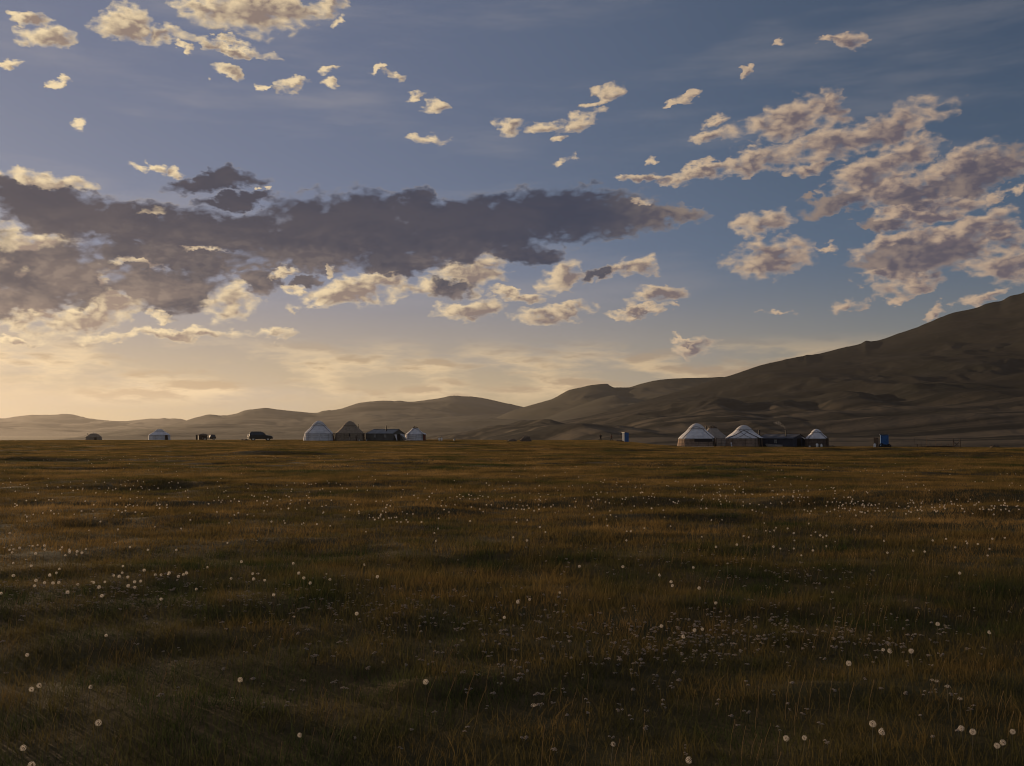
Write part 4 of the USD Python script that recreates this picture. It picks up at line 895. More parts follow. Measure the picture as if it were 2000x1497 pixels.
def yurt(px, dist, wide, tall, eave, label, wall_mat, roof_mat, door_at=None, door_mat=DOOR_DARK, door_wide=0.75, style='arch', cap_mat=None, crown_open=False, pipe=None, lean=0.05, round_top=0.55, hood=False, skirt_mat=None, drop=0.0, wobble=1.0, ropes=True, flap=None, name='yurt', group=None):
    """wide: wall diameter; tall: crown; eave: wall height; door_at: side angle in degrees from the middle seen by the camera, + to the right."""
    p = at(px, dist)
    p[2] -= drop
    t = thing(name, label, 'yurt', p, yaw_to_camera(p), group=group)
    R, g = wide / 2, np.random.default_rng(int(px))
    ph = g.uniform(0, 6.28, 4)

    def sag(a, z):
        k = 0.012 * np.sin(9 * a + ph[0]) + 0.009 * np.sin(23 * a + ph[1]) + 0.008 * np.sin(4 * a + ph[2] + 2 * z)
        return 1 + wobble * k

    outline = PchipInterpolator(*np.array(DOME if round_top < 0.5 else CONE).T)

    def roof_r(u):
        """Radius of the roof at u from eave (0) to crown (1): straight poles, bent at the foot, rounded on top."""
        return R * 1.01 * outline(np.clip(np.asarray(u, float), 0, 1))

    def roof_z(u):
        return eave + (tall - eave) * np.asarray(u, float)

    def roof_pt(u, a, off=0.0):
        r = roof_r(u) * sag(a, roof_z(u)) + off
        return np.stack(np.broadcast_arrays(r * np.sin(a), -r * np.cos(a), roof_z(u) + off * 0.6), -1)

    def wall_pt(z, a, off=0.0):
        r = (R * (1 + lean * np.clip(1 - np.asarray(z) / eave, 0, 1.2) ** 1.4)) * sag(a, z) + off
        return np.stack(np.broadcast_arrays(r * np.sin(a), -r * np.cos(a), z), -1)

    def surf(fn, us, angs, off=0.0):
        A, U = np.meshgrid(angs, us, indexing='ij')
        v = fn(U, A, off)
        n, k = A.shape
        i, j = np.meshgrid(np.arange(n - 1), np.arange(k - 1), indexing='ij')
        q = np.stack([i * k + j, (i + 1) * k + j, (i + 1) * k + j + 1, i * k + j + 1], -1).reshape(-1, 4)
        return trimesh.Trimesh(v.reshape(-1, 3), np.vstack([q[:, [0, 1, 2]], q[:, [0, 2, 3]]]), process=False)

    ring = np.linspace(0, 2 * np.pi, 97)
    part(t, 'wall', surf(wall_pt, np.linspace(-0.25, eave + 0.02, 12), ring), wall_mat)
    u_top = 0.86 if crown_open else 1.0
    part(t, 'roof', surf(roof_pt, np.linspace(-0.04, u_top, 26), ring), roof_mat)
    part(t, 'eave_band', tube([wall_pt(eave - 0.05, a, 0.03) for a in ring[::2]], 0.032), ROPE)
    if crown_open:
        part(t, 'crown_ring', lathe([(roof_r(0.86) * 0.80, roof_z(0.86)), (roof_r(0.86) * 1.02, roof_z(0.86) - 0.05), (roof_r(0.86) * 1.02, roof_z(0.86) + 0.12), (roof_r(0.86) * 0.80, roof_z(0.86) + 0.14)], 32), DARK_WOOD)
        for k in range(3):
            a = k * math.pi / 3
            r = float(roof_r(0.86)) * 0.95
            part(t, 'crown_bar', tube([(r * math.cos(a) * q, r * math.sin(a) * q, float(roof_z(0.86)) + 0.06 + 0.3 * (1 - q * q)) for q in np.linspace(-1, 1, 7)], 0.03), DARK_WOOD)
    else:
        lo = 0.63
        part(t, 'crown_cover', surf(lambda u, a, o: roof_pt(np.minimum(u, 0.999), a, 0.035), np.linspace(lo, 1.0, 14), ring), cap_mat or roof_mat)
        if cap_mat is not None or ropes:
            part(t, 'crown_band', tube([roof_pt(lo, a, 0.045) for a in ring[::3]], 0.022), ROPE)
    if ropes and style == 'arch':
        # the front cover of the roof: a dark hem runs up over the crown and down again
        left = [roof_pt(u, a, 0.03) for u, a in zip(np.linspace(0.0, 0.70, 12), np.linspace(-0.80, -0.62, 12))]
        over = [roof_pt(u, a, 0.03) for u, a in zip(np.linspace(0.70, 0.80, 5), np.linspace(-0.60, 0.0, 5))]
        right = [roof_pt(u, a, 0.03) for u, a in zip(np.linspace(0.80, 0.62, 5), np.linspace(0.05, 0.75, 5))] + [roof_pt(u, a, 0.03) for u, a in zip(np.linspace(0.58, 0.0, 10), np.linspace(0.80, 1.0, 10))]
        part(t, 'roof_hem', tube(left + over + right, 0.03), ROPE)
    if ropes and style == 'cross':
        for s in (-1, 1):
            for off in (0.0, 0.55):
                part(t, 'roof_rope', tube([roof_pt(u, s * (0.95 - 1.5 * u - off), 0.03) for u in np.linspace(0.0, 0.62, 12)], 0.022), ROPE)
        part(t, 'roof_hem', tube([roof_pt(u, a, 0.035) for u, a in zip(np.concatenate([np.linspace(0, 0.5, 8), np.linspace(0.55, 0.55, 4), np.linspace(0.5, 0, 8)]), np.linspace(-1.0, 1.0, 20))], 0.026), ROPE)
    if ropes:
        for a in ((-0.75, 0.05, 0.65) if style != 'plain' else (-0.4, 0.5)):
            part(t, 'wall_rope', tube([wall_pt(z, a + 0.01 * k, 0.022) for k, z in enumerate(np.linspace(0.0, eave, 7))], 0.018), ROPE)
    for z in ((0.42, 0.75) if ropes else ()):
        part(t, 'girth_rope', tube([wall_pt(z * eave + 0.02 * math.sin(3 * a), a, 0.02) for a in ring[::3]], 0.014), ROPE)
    part(t, 'skirt', surf(wall_pt, np.linspace(-0.2, 0.16, 3), ring, 0.035), skirt_mat or wall_mat)
    if flap is not None:
        a0, a1 = flap
        part(t, 'wall_flap', surf(wall_pt, np.linspace(eave * 0.62, eave * 0.97, 4), np.linspace(a0, a1, 12), 0.05), ROPE, label='dark rolled-up strip under the eave')
        part(t, 'vent', surf(wall_pt, np.linspace(eave * 0.70, eave * 0.93, 3), np.linspace(a1 + 0.02, a1 + 0.10, 4), 0.055), CLOTH2, label='small pale square at the end of the rolled strip')
    if door_at is not None:
        a = math.radians(door_at)
        da = door_wide / 2 / R
        hgt = min(1.5, eave + 0.1)
        d = part(t, 'door', surf(lambda z, q, o: wall_pt(np.minimum(z, eave), q, o) + np.stack(np.broadcast_arrays(0 * z, 0 * z, z - np.minimum(z, eave)), -1), np.linspace(0.02, hgt - 0.06, 4), np.linspace(a - da, a + da, 5), 0.07), door_mat)
        q0, q1 = wall_pt(0.0, a - da, 0.08), wall_pt(0.0, a + da, 0.08)
        up = np.array([0, 0, hgt])
        part(t, 'door_frame', join(rod(q0, q0 + up, 0.05), rod(q1, q1 + up, 0.05), rod(q0 + up, q1 + up, 0.05)), WOOD)
        if hood:
            n_ = np.array([math.sin(a), -math.cos(a), 0])
            sd = np.array([math.cos(a), math.sin(a), 0])
            mid = wall_pt(eave, a, 0.0)
            pts = [mid + sd * w * (da * R + 0.12) + n_ * o + np.array([0, 0, z]) for w in (-1, 1) for o, z in ((-0.25, 0.34), (0.32, 0.06), (0.32, 0.02), (-0.25, 0.30))]
            part(t, 'door_hood', hull(pts), roof_mat)
    if pipe is not None:
        x, y, z0, z1 = pipe
        c = part(t, 'stove_pipe', rod((x, y, z0), (x, y, z1), 0.085, sides=12), IRON)
        part(t, 'pipe_cap', lathe([(0.0, z1 + 0.14), (0.15, z1 + 0.05), (0.0, z1 + 0.06)], 12), IRON)
    return t, p, roof_pt, wall_pt


DL, DR = 210.0, 165.0
PXL, PXR = DL / F, DR / F        # metres per photograph pixel at the two camps
yurt(622.5, DL, 5.75, 4.02, 1.46, 'large white canvas yurt, leftmost of the close camp row, next to the brown felt yurt', CLOTH, CLOTH, door_at=77, door_mat=DOOR_RED, cap_mat=CLOTH2, round_top=0.70)
yurt(683, DL, 5.70, 3.98, 1.45, 'brown felt yurt between the large white yurt and the grey green tent', FELT, FELT, door_at=72, style='plain', cap_mat=FELT, pipe=(1.75, 0.9, 1.6, 3.35), round_top=0.70)
yurt(811, 214, 4.05, 2.75, 1.25, 'small white yurt with a dark red door, right of the grey green tent', CLOTH, CLOTH, door_at=62, door_mat=DOOR_RED, crown_open=True, hood=True, door_wide=0.95, round_top=0.8, style='arch')
yurt(183, 410, 5.6, 2.7, 1.1, 'low dark felt yurt, farthest left on the plain, half behind its rim', FELT, FELT, door_at=12, style='plain', pipe=(-2.0, 0.6, 1.2, 2.75), round_top=0.35, drop=0.1, cap_mat=FELT, ropes=False)
yurt(311.5, 316, 5.9, 3.25, 1.55, 'lone white yurt with a dark doorway, between the dark yurt and the truck', CLOTH, CLOTH, door_at=38, crown_open=False, cap_mat=CLOTH2, round_top=0.8, style='plain')
yurt(1360.5, DR, 5.75, 3.72, 1.36, 'tan walled yurt with a white roof and black rolled strip, left end of right camp', REED, CLOTH, style='arch', door_at=68, lean=0.07, cap_mat=CLOTH2, flap=(-0.12, 0.95), round_top=0.66, skirt_mat=CLOTH2)
yurt(1392, 172, 5.0, 3.35, 1.42, 'grey felt yurt with an open crown, wedged behind the leftmost white roofed yurt', FELT_GREY, FELT_GREY, style='plain', crown_open=True, door_at=80, hood=True, door_wide=0.8, pipe=(-1.05, 0.7, 2.0, 3.4), round_top=0.75)
yurt(1453, DR, 5.55, 3.45, 1.42, 'wide yurt with crossed ropes on its white roof, just left of the navy tent', REED, CLOTH, style='cross', door_at=58, hood=True, cap_mat=CLOTH2, pipe=(2.35, 0.9, 1.5, 2.7), round_top=0.62)
yurt(1594.5, DR, 3.35, 2.75, 1.30, 'small white roofed yurt with a dark brown wall and milk cans in front', WALL_DARK, CLOTH, style='arch', door_at=66, cap_mat=CLOTH, door_wide=0.6, round_top=0.6, pipe=None)


# ------------------------------------------------------------------ ridge tents
def tent(px, dist, length, width, eave, ridge_h, turn, label, wall_mat, roof_mat, windows, pipe_x, pipe_top, inset=0.5):
    p = at(px, dist)
    t = thing('tent', label, 'tent', p, yaw_to_camera(p, turn))
    l, w = length / 2, width / 2
    long_wall = lambda y: box(-l, l, y - 0.02, y + 0.02, -0.25, eave)
    part(t, 'front_wall', long_wall(-w), wall_mat)
    part(t, 'back_wall', long_wall(w), wall_mat)
    for s in (-1, 1):
        pts = [(s * l, -w + 0.02, -0.25), (s * l, w - 0.02, -0.25), (s * l, w - 0.02, eave), (s * (l - (inset if s < 0 else 0)), 0, ridge_h - 0.03), (s * l, -w + 0.02, eave)]
        part(t, 'end_wall', hull([np.add(q, (s * 0.0, 0, 0)) for q in pts] + [np.add(q, (-s * 0.04, 0, 0)) for q in pts]), wall_mat)
    # a sagging roof of two slopes, with eaves that hang over the wall
    for s in (-1, 1):
        u, v = np.meshgrid(np.linspace(-1, 1, 15), np.linspace(0, 1, 6), indexing='ij')
        x = u * (l + 0.12) - (u < -0.99) * 0 + np.where(u < 0, inset * v * (-u), 0)
        y = s * (w + 0.14) * (1 - v)
        z = eave - 0.06 + (ridge_h - eave + 0.06) * v - 0.06 * np.sin(np.pi * v) * (1 + 0.8 * np.cos(u * 9)) - 0.03 * (1 - v) * np.cos(u * 13)
        k = np.stack([x, y, z], -1).reshape(-1, 3)
        q = np.array([[i * 6 + j, (i + 1) * 6 + j, (i + 1) * 6 + j + 1, i * 6 + j + 1] for i in range(14) for j in range(5)])
        m = trimesh.Trimesh(np.vstack([k, k - [0, 0, 0.03]]), np.vstack([q[:, [0, 1, 2]], q[:, [0, 2, 3]], q[:, [0, 2, 1]] + len(k), q[:, [0, 3, 2]] + len(k)]), process=False)
        part(t, 'roof_slope', m, roof_mat)
    part(t, 'ridge_pole', rod((-l + inset, 0, ridge_h + 0.01), (l + 0.15, 0, ridge_h + 0.01), 0.05), DARK_WOOD)
    for x in windows:
        f = part(t, 'window', box(x - 0.26, x + 0.26, -w - 0.05, -w - 0.022, eave * 0.42, eave * 0.86), PANE)
        part(f, 'window_frame', join(*[box(x + a0, x + a1, -w - 0.07, -w - 0.045, eave * 0.42 + b0, eave * 0.42 + b1) for a0, a1, b0, b1 in ((-0.3, -0.24, -0.03, eave * 0.44 + 0.03), (0.24, 0.3, -0.03, eave * 0.44 + 0.03), (-0.235, 0.235, -0.03, 0.03), (-0.235, 0.235, eave * 0.44 - 0.03, eave * 0.44 + 0.03), (-0.02, 0.02, 0.031, eave * 0.44 - 0.031))]), wall_mat)
    for x in np.linspace(-l + 0.4, l - 0.2, 6):
        part(t, 'guy_rope', rod((x, -w - 0.14, eave - 0.08), (x - 0.1, -w - 1.1, 0.0), 0.012, sides=5), ROPE)
    part(t, 'stove_pipe', rod((pipe_x, -w * 0.45, eave), (pipe_x, -w * 0.45, pipe_top), 0.09, sides=12), IRON)
    part(t, 'pipe_cap', lathe([(0.0, 0.16), (0.17, 0.05), (0.0, 0.06)], 12).apply_translation((pipe_x, -w * 0.45, pipe_top)), IRON)
    return t, p


t, p = tent(752, DL, 6.7, 4.1, 1.52, 2.32, -36, 'grey green ridge tent with a stove pipe and a white awning at its end', TENT_GREEN, TENT_ROOF, (-1.0, 1.6), 1.0, 2.95)
l, w = 3.35, 2.05
part(t, 'awning', join(hull([(l + 0.03, -1.5, 1.25), (l + 0.06, -1.5, 1.25), (l + 0.9, -1.85, 0.0), (l + 0.03, -0.45, 0.02), (l + 0.06, -0.75, 1.30), (l + 0.93, -1.85, 0.0)]), hull([(l + 0.03, 0.3, 1.45), (l + 0.06, 0.3, 1.45), (l + 0.8, 1.9, 0.2), (l + 0.03, 1.7, 0.1), (l + 0.06, 1.7, 1.35)])), CLOTH2, label='white tied-back door flaps at the end')
part(t, 'doorway', box(l + 0.03, l + 0.05, -0.4, 0.55, 0.0, 1.35), DOOR_DARK)
t, p = tent(1526, DR + 2, 6.6, 4.0, 1.38, 2.02, -33, 'long navy tent with a smoking stove pipe between two white roofed yurts', TENT_NAVY, TENT_NAVY_ROOF, (0.3,), 1.4, 2.55)
l, w = 3.3, 2.0
part(t, 'ground_sheet', hull([(-1.6, -w - 0.08, 0.45), (-1.4, -w - 0.05, 0.5), (1.6, -w - 0.08, 0.34), (1.7, -w - 0.5, 0.05), (-0.9, -w - 0.6, 0.05), (1.7, -w - 0.5, 0.0), (-0.9, -w - 0.6, 0.0)]), FELT_GREY, label='pale sheet slung along the foot of the wall')
part(t, 'end_flap', hull([(l + 0.03, 0.3, 1.6), (l + 0.06, 0.3, 1.6), (l + 0.7, 1.9, 0.5), (l + 0.05, 1.7, 1.35), (l + 0.7, 1.95, 0.9)]), CLOTH2, label='pale flap hanging at the right end')
part(t, 'doorway', box(l + 0.03, l + 0.05, -0.8, 0.2, 0.0, 1.35), DOOR_DARK)
SMOKE_AT = None
_m = np.array(UsdGeom.Xformable(t).GetLocalTransformation()).T
SMOKE_AT = (_m @ [1.4, -w * 0.45, 2.75, 1.0])[:3]


# ------------------------------------------------------------------ outhouses
def outhouse(px, dist, wide, deep, tall, turn, label, front, side):
    p = at(px, dist)
    t = thing('outhouse', label, 'outhouse', p, yaw_to_camera(p, turn))
    w, d = wide / 2, deep / 2
    k = 6
    for i in range(k):                                     # upright boards, one by one
        x0 = -w + wide * i / k
        part(t, 'board', box(x0 + 0.006, x0 + wide / k - 0.006, -d - 0.012 * (i % 2), -d + 0.02, 0.05, tall), front, smooth=False)
    for s, nm in ((-1, 'side_wall'), (1, 'side_wall')):
        part(t, nm, box(s * w - 0.012, s * w + 0.012, -d + 0.021, d, 0.05, tall), side, smooth=False)
    part(t, 'back_wall', box(-w + 0.014, w - 0.014, d - 0.02, d - 0.002, 0.05, tall), side, smooth=False)
    part(t, 'roof', hull([(-w - 0.1, -d - 0.15, tall + 0.14), (w + 0.1, -d - 0.15, tall + 0.14), (-w - 0.1, d + 0.1, tall + 0.003), (w + 0.1, d + 0.1, tall + 0.003), (-w - 0.1, -d - 0.15, tall + 0.18), (w + 0.1, -d - 0.15, tall + 0.18), (-w - 0.1, d + 0.1, tall + 0.05), (w + 0.1, d + 0.1, tall + 0.05)]), ZINC, smooth=False)
    dr = part(t, 'door', join(box(-w * 0.62, w * 0.62, -d - 0.05, -d - 0.02, 0.12, tall - 0.12)), front, smooth=False)
    part(dr, 'handle', rod((w * 0.5, -d - 0.055, 1.0), (w * 0.5, -d - 0.09, 1.0), 0.025), IRON)
    return t, p


outhouse(1221.5, 250, 1.2, 1.1, 2.25, 32, 'blue outhouse alone on the plain near the two walkers, beside a dirt mound', BLUE, BLUE_PALE)
outhouse(1727, DR + 3, 1.15, 1.0, 1.85, 4, 'bright blue outhouse at the right camp, behind a dark heap of junk', BLUE, BLUE)


# ------------------------------------------------------------------ heaps
def heap(name, px, dist, rx, ry, rz, seed, label, category, material, rough=0.35, stones=0, dy=0.0):
    p = at(px, dist)
    t = thing(name, label, category, p, yaw_to_camera(p))
    part(t, 'mass', blob_mesh(rx, ry, rz, seed, rough), material, smooth=True)
    g = np.random.default_rng(seed)
    for k in range(stones):
        a, r = g.uniform(0, 6.28), g.uniform(0.2, 1.0)
        s = g.uniform(0.12, 0.25)
        b = blob_mesh(s, s * 0.8, s * 0.8, seed + 50 + k, 0.3, sub=1, flat=False)
        b.apply_translation((rx * r * math.cos(a), ry * r * math.sin(a) - 0.1, s * 0.4 + rz * 0.8 * (1 - r)))
        part(t, 'clod', b, material)
    return t


heap('dirt_heap', 1209, 249, 1.25, 0.9, 0.36, 3, 'small dirt mound at the left foot of the lone blue outhouse', 'heap', EARTH, stones=3)
heap('straw_heap', 1000.5, 222, 1.15, 0.9, 0.55, 4, 'low dark heap on the plain, left of the taller heap', 'heap', STRAW, stones=4)
heap('straw_heap', 1028, 220, 1.15, 0.9, 1.05, 5, 'taller lumpy heap on the open plain between the two camps', 'heap', STRAW, rough=0.5, stones=6)
heap('straw_heap', 474, 216, 0.42, 0.4, 0.28, 6, 'small dark lump left of the parked car, the one farther from it', 'heap', EARTH)
heap('straw_heap', 481, 215, 0.5, 0.4, 0.32, 7, 'small dark lump right behind the parked car', 'heap', EARTH)
heap('dirt_heap', 1943, 163, 0.75, 0.6, 0.45, 8, 'dark earth heap at the right edge past the pole corral', 'heap', EARTH, stones=4)
heap('dirt_heap', 1310, 172, 1.6, 0.7, 0.22, 9, 'long low earth bank left of the right camp', 'heap', EARTH)
j = heap('junk_heap', 1728, 161, 0.85, 0.5, 0.5, 10, 'dark heap of junk and tyres in front of the bright blue outhouse', 'heap', RUBBER, rough=0.5)
for dx, dz, r in ((-0.45, 0.22, 0.30), (0.55, 0.14, 0.26)):
    m = trimesh.creation.torus(r, 0.09, 20, 10)
    m.apply_transform(trimesh.transformations.rotation_matrix(1.1, (1, 0.3, 0)))
    m.apply_translation((dx, -0.5, dz + 0.1))
    part(j, 'tyre', m, RUBBER)


# ------------------------------------------------------------------ cans, buckets and other small things
def milk_can(px, dist, size, label, material=TIN, group=None, lid=True):
    p = at(px, dist)
    t = thing('milk_can' if lid else 'bucket', label, 'milk can' if lid else 'bucket', p, yaw_to_camera(p), size, group)
    if lid:
        part(t, 'body', lathe([(0, 0.0), (0.16, 0.0), (0.175, 0.04), (0.175, 0.40), (0.16, 0.45), (0.10, 0.52), (0.10, 0.60)], 20), material)
        part(t, 'lid', lathe([(0.105, 0.601), (0.125, 0.605), (0.125, 0.64), (0.0, 0.66)], 20), material)
        for s in (-1, 1):
            part(t, 'handle', tube([(s * 0.14, 0, 0.48), (s * 0.20, 0, 0.52), (s * 0.19, 0, 0.42), (s * 0.17, 0, 0.38)], 0.012), material)
    else:
        part(t, 'body', lathe([(0, 0.0), (0.12, 0.0), (0.16, 0.33), (0.165, 0.335), (0.15, 0.33), (0.112, 0.012), (0.0, 0.012)], 20), material)
        part(t, 'handle', tube([(0.165 * math.cos(a), 0.0, 0.33 + 0.14 * math.sin(a)) for a in np.linspace(0, math.pi, 9)], 0.006, 5), IRON)
    return t


milk_can(858, DL - 2, 0.95, 'left of two milk cans on the grass right of the small white yurt')
milk_can(862.5, DL - 2, 1.0, 'right of two milk cans on the grass right of the small white yurt')
milk_can(887, DL - 2, 0.7, 'single grey can alone on the grass, farther right than the pair', ZINC)
milk_can(1595.5, 160, 1.0, 'left of two milk cans before the small white roofed yurt', TIN)
milk_can(1604, 158, 0.85, 'right of two milk cans before the small white roofed yurt', TIN)
milk_can(1708, 160, 1.0, 'white can against the wooden cabinet by the bright blue outhouse', ENAMEL)
milk_can(702, 205, 0.7, 'white bucket on the grass before the brown felt yurt', ENAMEL, lid=False)
milk_can(1581, 160, 0.8, 'pale bucket at the left foot of the small white roofed yurt', ENAMEL, lid=False)
milk_can(800, 209, 0.9, 'pale bucket at the left foot of the small white yurt', ENAMEL, lid=False)
milk_can(716, 206, 0.8, 'bucket by the left corner of the grey green tent', ZINC, lid=False)

p = at(1711, 162)
t = thing('cabinet', 'tall narrow wooden washstand left of the bright blue outhouse', 'cabinet', p, yaw_to_camera(p, -25))
for k in range(3):
    part(t, 'board', box(-0.27 + 0.18 * k, -0.095 + 0.18 * k, -0.19, -0.16, 0.0, 1.42 - 0.02 * (k % 2)), WOOD, smooth=False)
part(t, 'side_panel', box(-0.275, -0.25, -0.158, 0.19, 0.0, 1.42), WOOD, smooth=False)
part(t, 'side_panel', box(0.245, 0.27, -0.158, 0.19, 0.0, 1.42), WOOD, smooth=False)
part(t, 'shelf', box(-0.248, 0.243, -0.157, 0.19, 0.9, 0.93), WOOD, smooth=False)
part(t, 'top', box(-0.3, 0.3, -0.22, 0.21, 1.423, 1.46), WOOD, smooth=False)

# a sack and a plank that lean on yurts
p = at(1429, 161.2)
t = thing('rolled_mat', 'pale rolled mat leaning on the tan wall of the wide white roofed yurt', 'mat', p, yaw_to_camera(p))
part(t, 'roll', rod((0, 0, 0), (-0.1, 0.45, 0.72), 0.10, 0.09, 12), CLOTH2)
part(t, 'tie', rod((-0.045, 0.2, 0.32), (-0.052, 0.235, 0.37), 0.112, 0.11, 12), ROPE)
p = at(696.5, 206.6)
t = thing('plank', 'dark plank leaning on the front of the brown felt yurt', 'plank', p, yaw_to_camera(p))
pl = box(-0.09, 0.09, -0.02, 0.02, 0, 1.0)
pl.apply_transform(trimesh.transformations.rotation_matrix(-0.35, (1, 0.3, 0)))
part(t, 'board', pl, DARK_WOOD, smooth=False)
p = at(682.5, 206.9)
t = thing('tied_bundle', 'dark bundle hung on the front of the brown felt yurt with its rope trailing down', 'bundle', p, yaw_to_camera(p))
part(t, 'bundle', hull([(0.0, 0.02, 1.62), (0.06, 0, 1.55), (0.16, 0, 0.95), (-0.14, 0, 0.95), (-0.03, 0.04, 1.55), (0.1, -0.16, 0.9), (-0.1, -0.15, 0.92), (0.0, -0.05, 0.82)]), ROPE)
part(t, 'rope', tube([(0, -0.02, 0.84), (-0.06, -0.03, 0.55), (0.03, -0.05, 0.35), (-0.13, -0.1, 0.02)], 0.02), CLOTH2, label='pale rope end')
p = at(1622, 160)
t = thing('firewood', 'small pile of boards lying right of the small white roofed yurt', 'firewood', p, yaw_to_camera(p))
for k, (x, y, z, a) in enumerate(((-0.2, 0, 0.03, 0.1), (0.0, 0.12, 0.04, -0.15), (0.05, 0.0, 0.10, 0.3), (0.35, 0.05, 0.15, 1.2), (0.42, -0.05, 0.12, 0.9))):
    m = box(-0.42, 0.42, -0.06, 0.06, -0.025, 0.025)
    m.apply_transform(trimesh.transformations.euler_matrix(0.1 * k, 0.25 * (k % 3), a))
    m.apply_translation((x, y, z + 0.1))
    part(t, 'board', m, WOOD if k < 3 else DARK_WOOD, smooth=False)


# ------------------------------------------------------------------ pole corral on the right
P0 = at(1834, DR + 1)
t = thing('corral_fence', 'pole corral of thin crooked posts and a modelled shade band at the right', 'fence', P0, yaw_to_camera(P0))
POST_XH = [(1793, 1.45, 0.022), (1797, 0.55, 0.05), (1803.5, 1.0, 0.02), (1813, 1.75, 0.03), (1818, 0.8, 0.022), (1827.5, 1.2, 0.022), (1838, 0.7, 0.02), (1849, 0.65, 0.04), (1857, 0.55, 0.02)]
for k, (px, hh, r) in enumerate(POST_XH):
    x = (px - 1834) * PXR
    part(t, 'post', tube([(x, 0.1 * math.sin(k * 2.2), -0.2), (x + 0.03 * math.sin(k * 1.7), 0.1 * math.sin(k * 2.2), hh * 0.5), (x + 0.06 * math.sin(k * 3.1), 0.1 * math.sin(k * 2.2), hh)], r), WOOD)
for k in range(len(POST_XH) - 1):
    xa, xb = (POST_XH[k][0] - 1834) * PXR, (POST_XH[k + 1][0] - 1834) * PXR
    part(t, 'rail', tube([(xa, -0.04, 0.5 + 0.08 * math.sin(k)), ((xa + xb) / 2, -0.06, 0.44), (xb, -0.04, 0.5 + 0.08 * math.sin(k + 1))], 0.016), WOOD)
part(t, 'brush_rail', blob_mesh(3.1, 0.3, 0.30, 31, 0.5, 3.0), DARK_WOOD, smooth=False, label='dark lumpy band standing in for shade at the fence foot')  # solid dark band shaped in place of the shade under the fence
p = at(1868, DR)
t = thing('gate', 'rough pole gate with crossed braces at the right end of the corral', 'gate', p, yaw_to_camera(p))
for x in (-0.45, 0.48):
    part(t, 'gate_post', tube([(x, 0, -0.2), (x + 0.02, 0, 0.7), (x - 0.03, 0, 1.40)], 0.055), DARK_WOOD)
part(t, 'brace', rod((-0.42, -0.06, 0.12), (0.44, -0.06, 1.05), 0.028), DARK_WOOD)
part(t, 'brace', rod((-0.42, -0.11, 1.0), (0.44, -0.11, 0.1), 0.028), DARK_WOOD)
part(t, 'top_rail', rod((-0.5, 0.07, 0.62), (0.55, 0.07, 0.66), 0.02), DARK_WOOD)


# ------------------------------------------------------------------ vehicles
def wheel(t, x, y, r, wide=0.22):
    tyre = trimesh.creation.torus(r - 0.09, 0.1, 28, 12)
    tyre.apply_transform(trimesh.transformations.rotation_matrix(math.pi / 2, (1, 0, 0)))
    tyre.vertices = tyre.vertices * [1, wide / 0.2, 1] + [x, y, r]
    w = part(t, 'wheel', tyre, RUBBER)
    part(w, 'rim', rod((x, y - 0.09, r), (x, y + 0.09, r), r * 0.58, sides=20), CHROME)


def shell(profile, half, tuck, n=9):
    """A car body from a side outline (x, z): full width low down, drawn in by tuck towards the roof, with rounded edges."""
    from shapely.geometry import Polygon
    pr = Polygon(profile).buffer(-0.05).buffer(0.05)
    rows = []
    for k in range(n):
        s = -1 + 2 * k / (n - 1)
        shrink = 0.09 * max(0, abs(s) - 0.75) / 0.25
        q = pr.buffer(-shrink) if shrink > 0 else pr
        ring = np.array([q.exterior.interpolate(f, normalized=True).coords[0] for f in np.linspace(0, 1, 120, endpoint=False)])
        st = np.argmin(np.arctan2(ring[:, 1] - ring[:, 1].mean(), ring[:, 0] - ring[:, 0].mean()))
        ring = np.roll(ring, -st, 0)
        y = s * (half - tuck * np.clip((ring[:, 1] - 0.95) / 0.9, 0, 1))
        rows.append(np.c_[ring[:, 0], y, ring[:, 1]])
    v = np.vstack(rows)
    m = 120
    f = []
    for k in range(n - 1):
        for i in range(m):
            j = (i + 1) % m
            f += [[k * m + i, (k + 1) * m + i, (k + 1) * m + j], [k * m + i, (k + 1) * m + j, k * m + j]]
    from shapely.geometry import Polygon as _P
    for k, flip in ((0, False), (n - 1, True)):
        tri = trimesh.creation.triangulate_polygon(_P(np.round(rows[k][:, [0, 2]], 6)), engine='earcut')
        idx = [int(np.argmin(((rows[k][:, [0, 2]] - q) ** 2).sum(1))) + k * m for q in tri[0]]
        f += [[idx[a], idx[c], idx[b]] if flip else [idx[a], idx[b], idx[c]] for a, b, c in tri[1]]
    out = trimesh.Trimesh(v, f, process=False)
    trimesh.repair.fix_normals(out)
    return out


p = at(509, 213)
t = thing('car', 'dark off-road estate car parked side-on left of the large white yurt', 'car', p, yaw_to_camera(p, 3))
part(t, 'body', shell([(-2.28, 0.5), (-2.36, 0.72), (-2.33, 1.05), (-2.22, 1.35), (-2.08, 1.68), (-1.9, 1.80), (-0.9, 1.83), (0.2, 1.80), (0.42, 1.74), (0.75, 1.42), (1.02, 1.18), (1.6, 1.08), (2.1, 0.98), (2.3, 0.86), (2.36, 0.62), (2.3, 0.42), (1.9, 0.36),
                       (-1.9, 0.36)], 0.92, 0.24), CAR)
for a0, a1, nm in ((-2.02, -1.28, 'side_window'), (-1.20, -0.42, 'side_window'), (-0.34, 0.62, 'side_window')):
    for s in (-1, 1):
        top = 1.66
        q = [(a0, 1.18), (a1 if nm and a1 < 0.5 else 0.86, 1.18), (a1 if a1 < 0.5 else 0.40, top), (a0 + (0.16 if a0 < -1.9 else 0.0), top)]
        yy = lambda z: s * (0.92 - 0.24 * np.clip((z - 0.95) / 0.9, 0, 1) + 0.004)
        part(t, nm, hull([(x, yy(z), z) for x, z in q] + [(x, yy(z) - s * 0.03, z) for x, z in q]), GLASS, smooth=False)
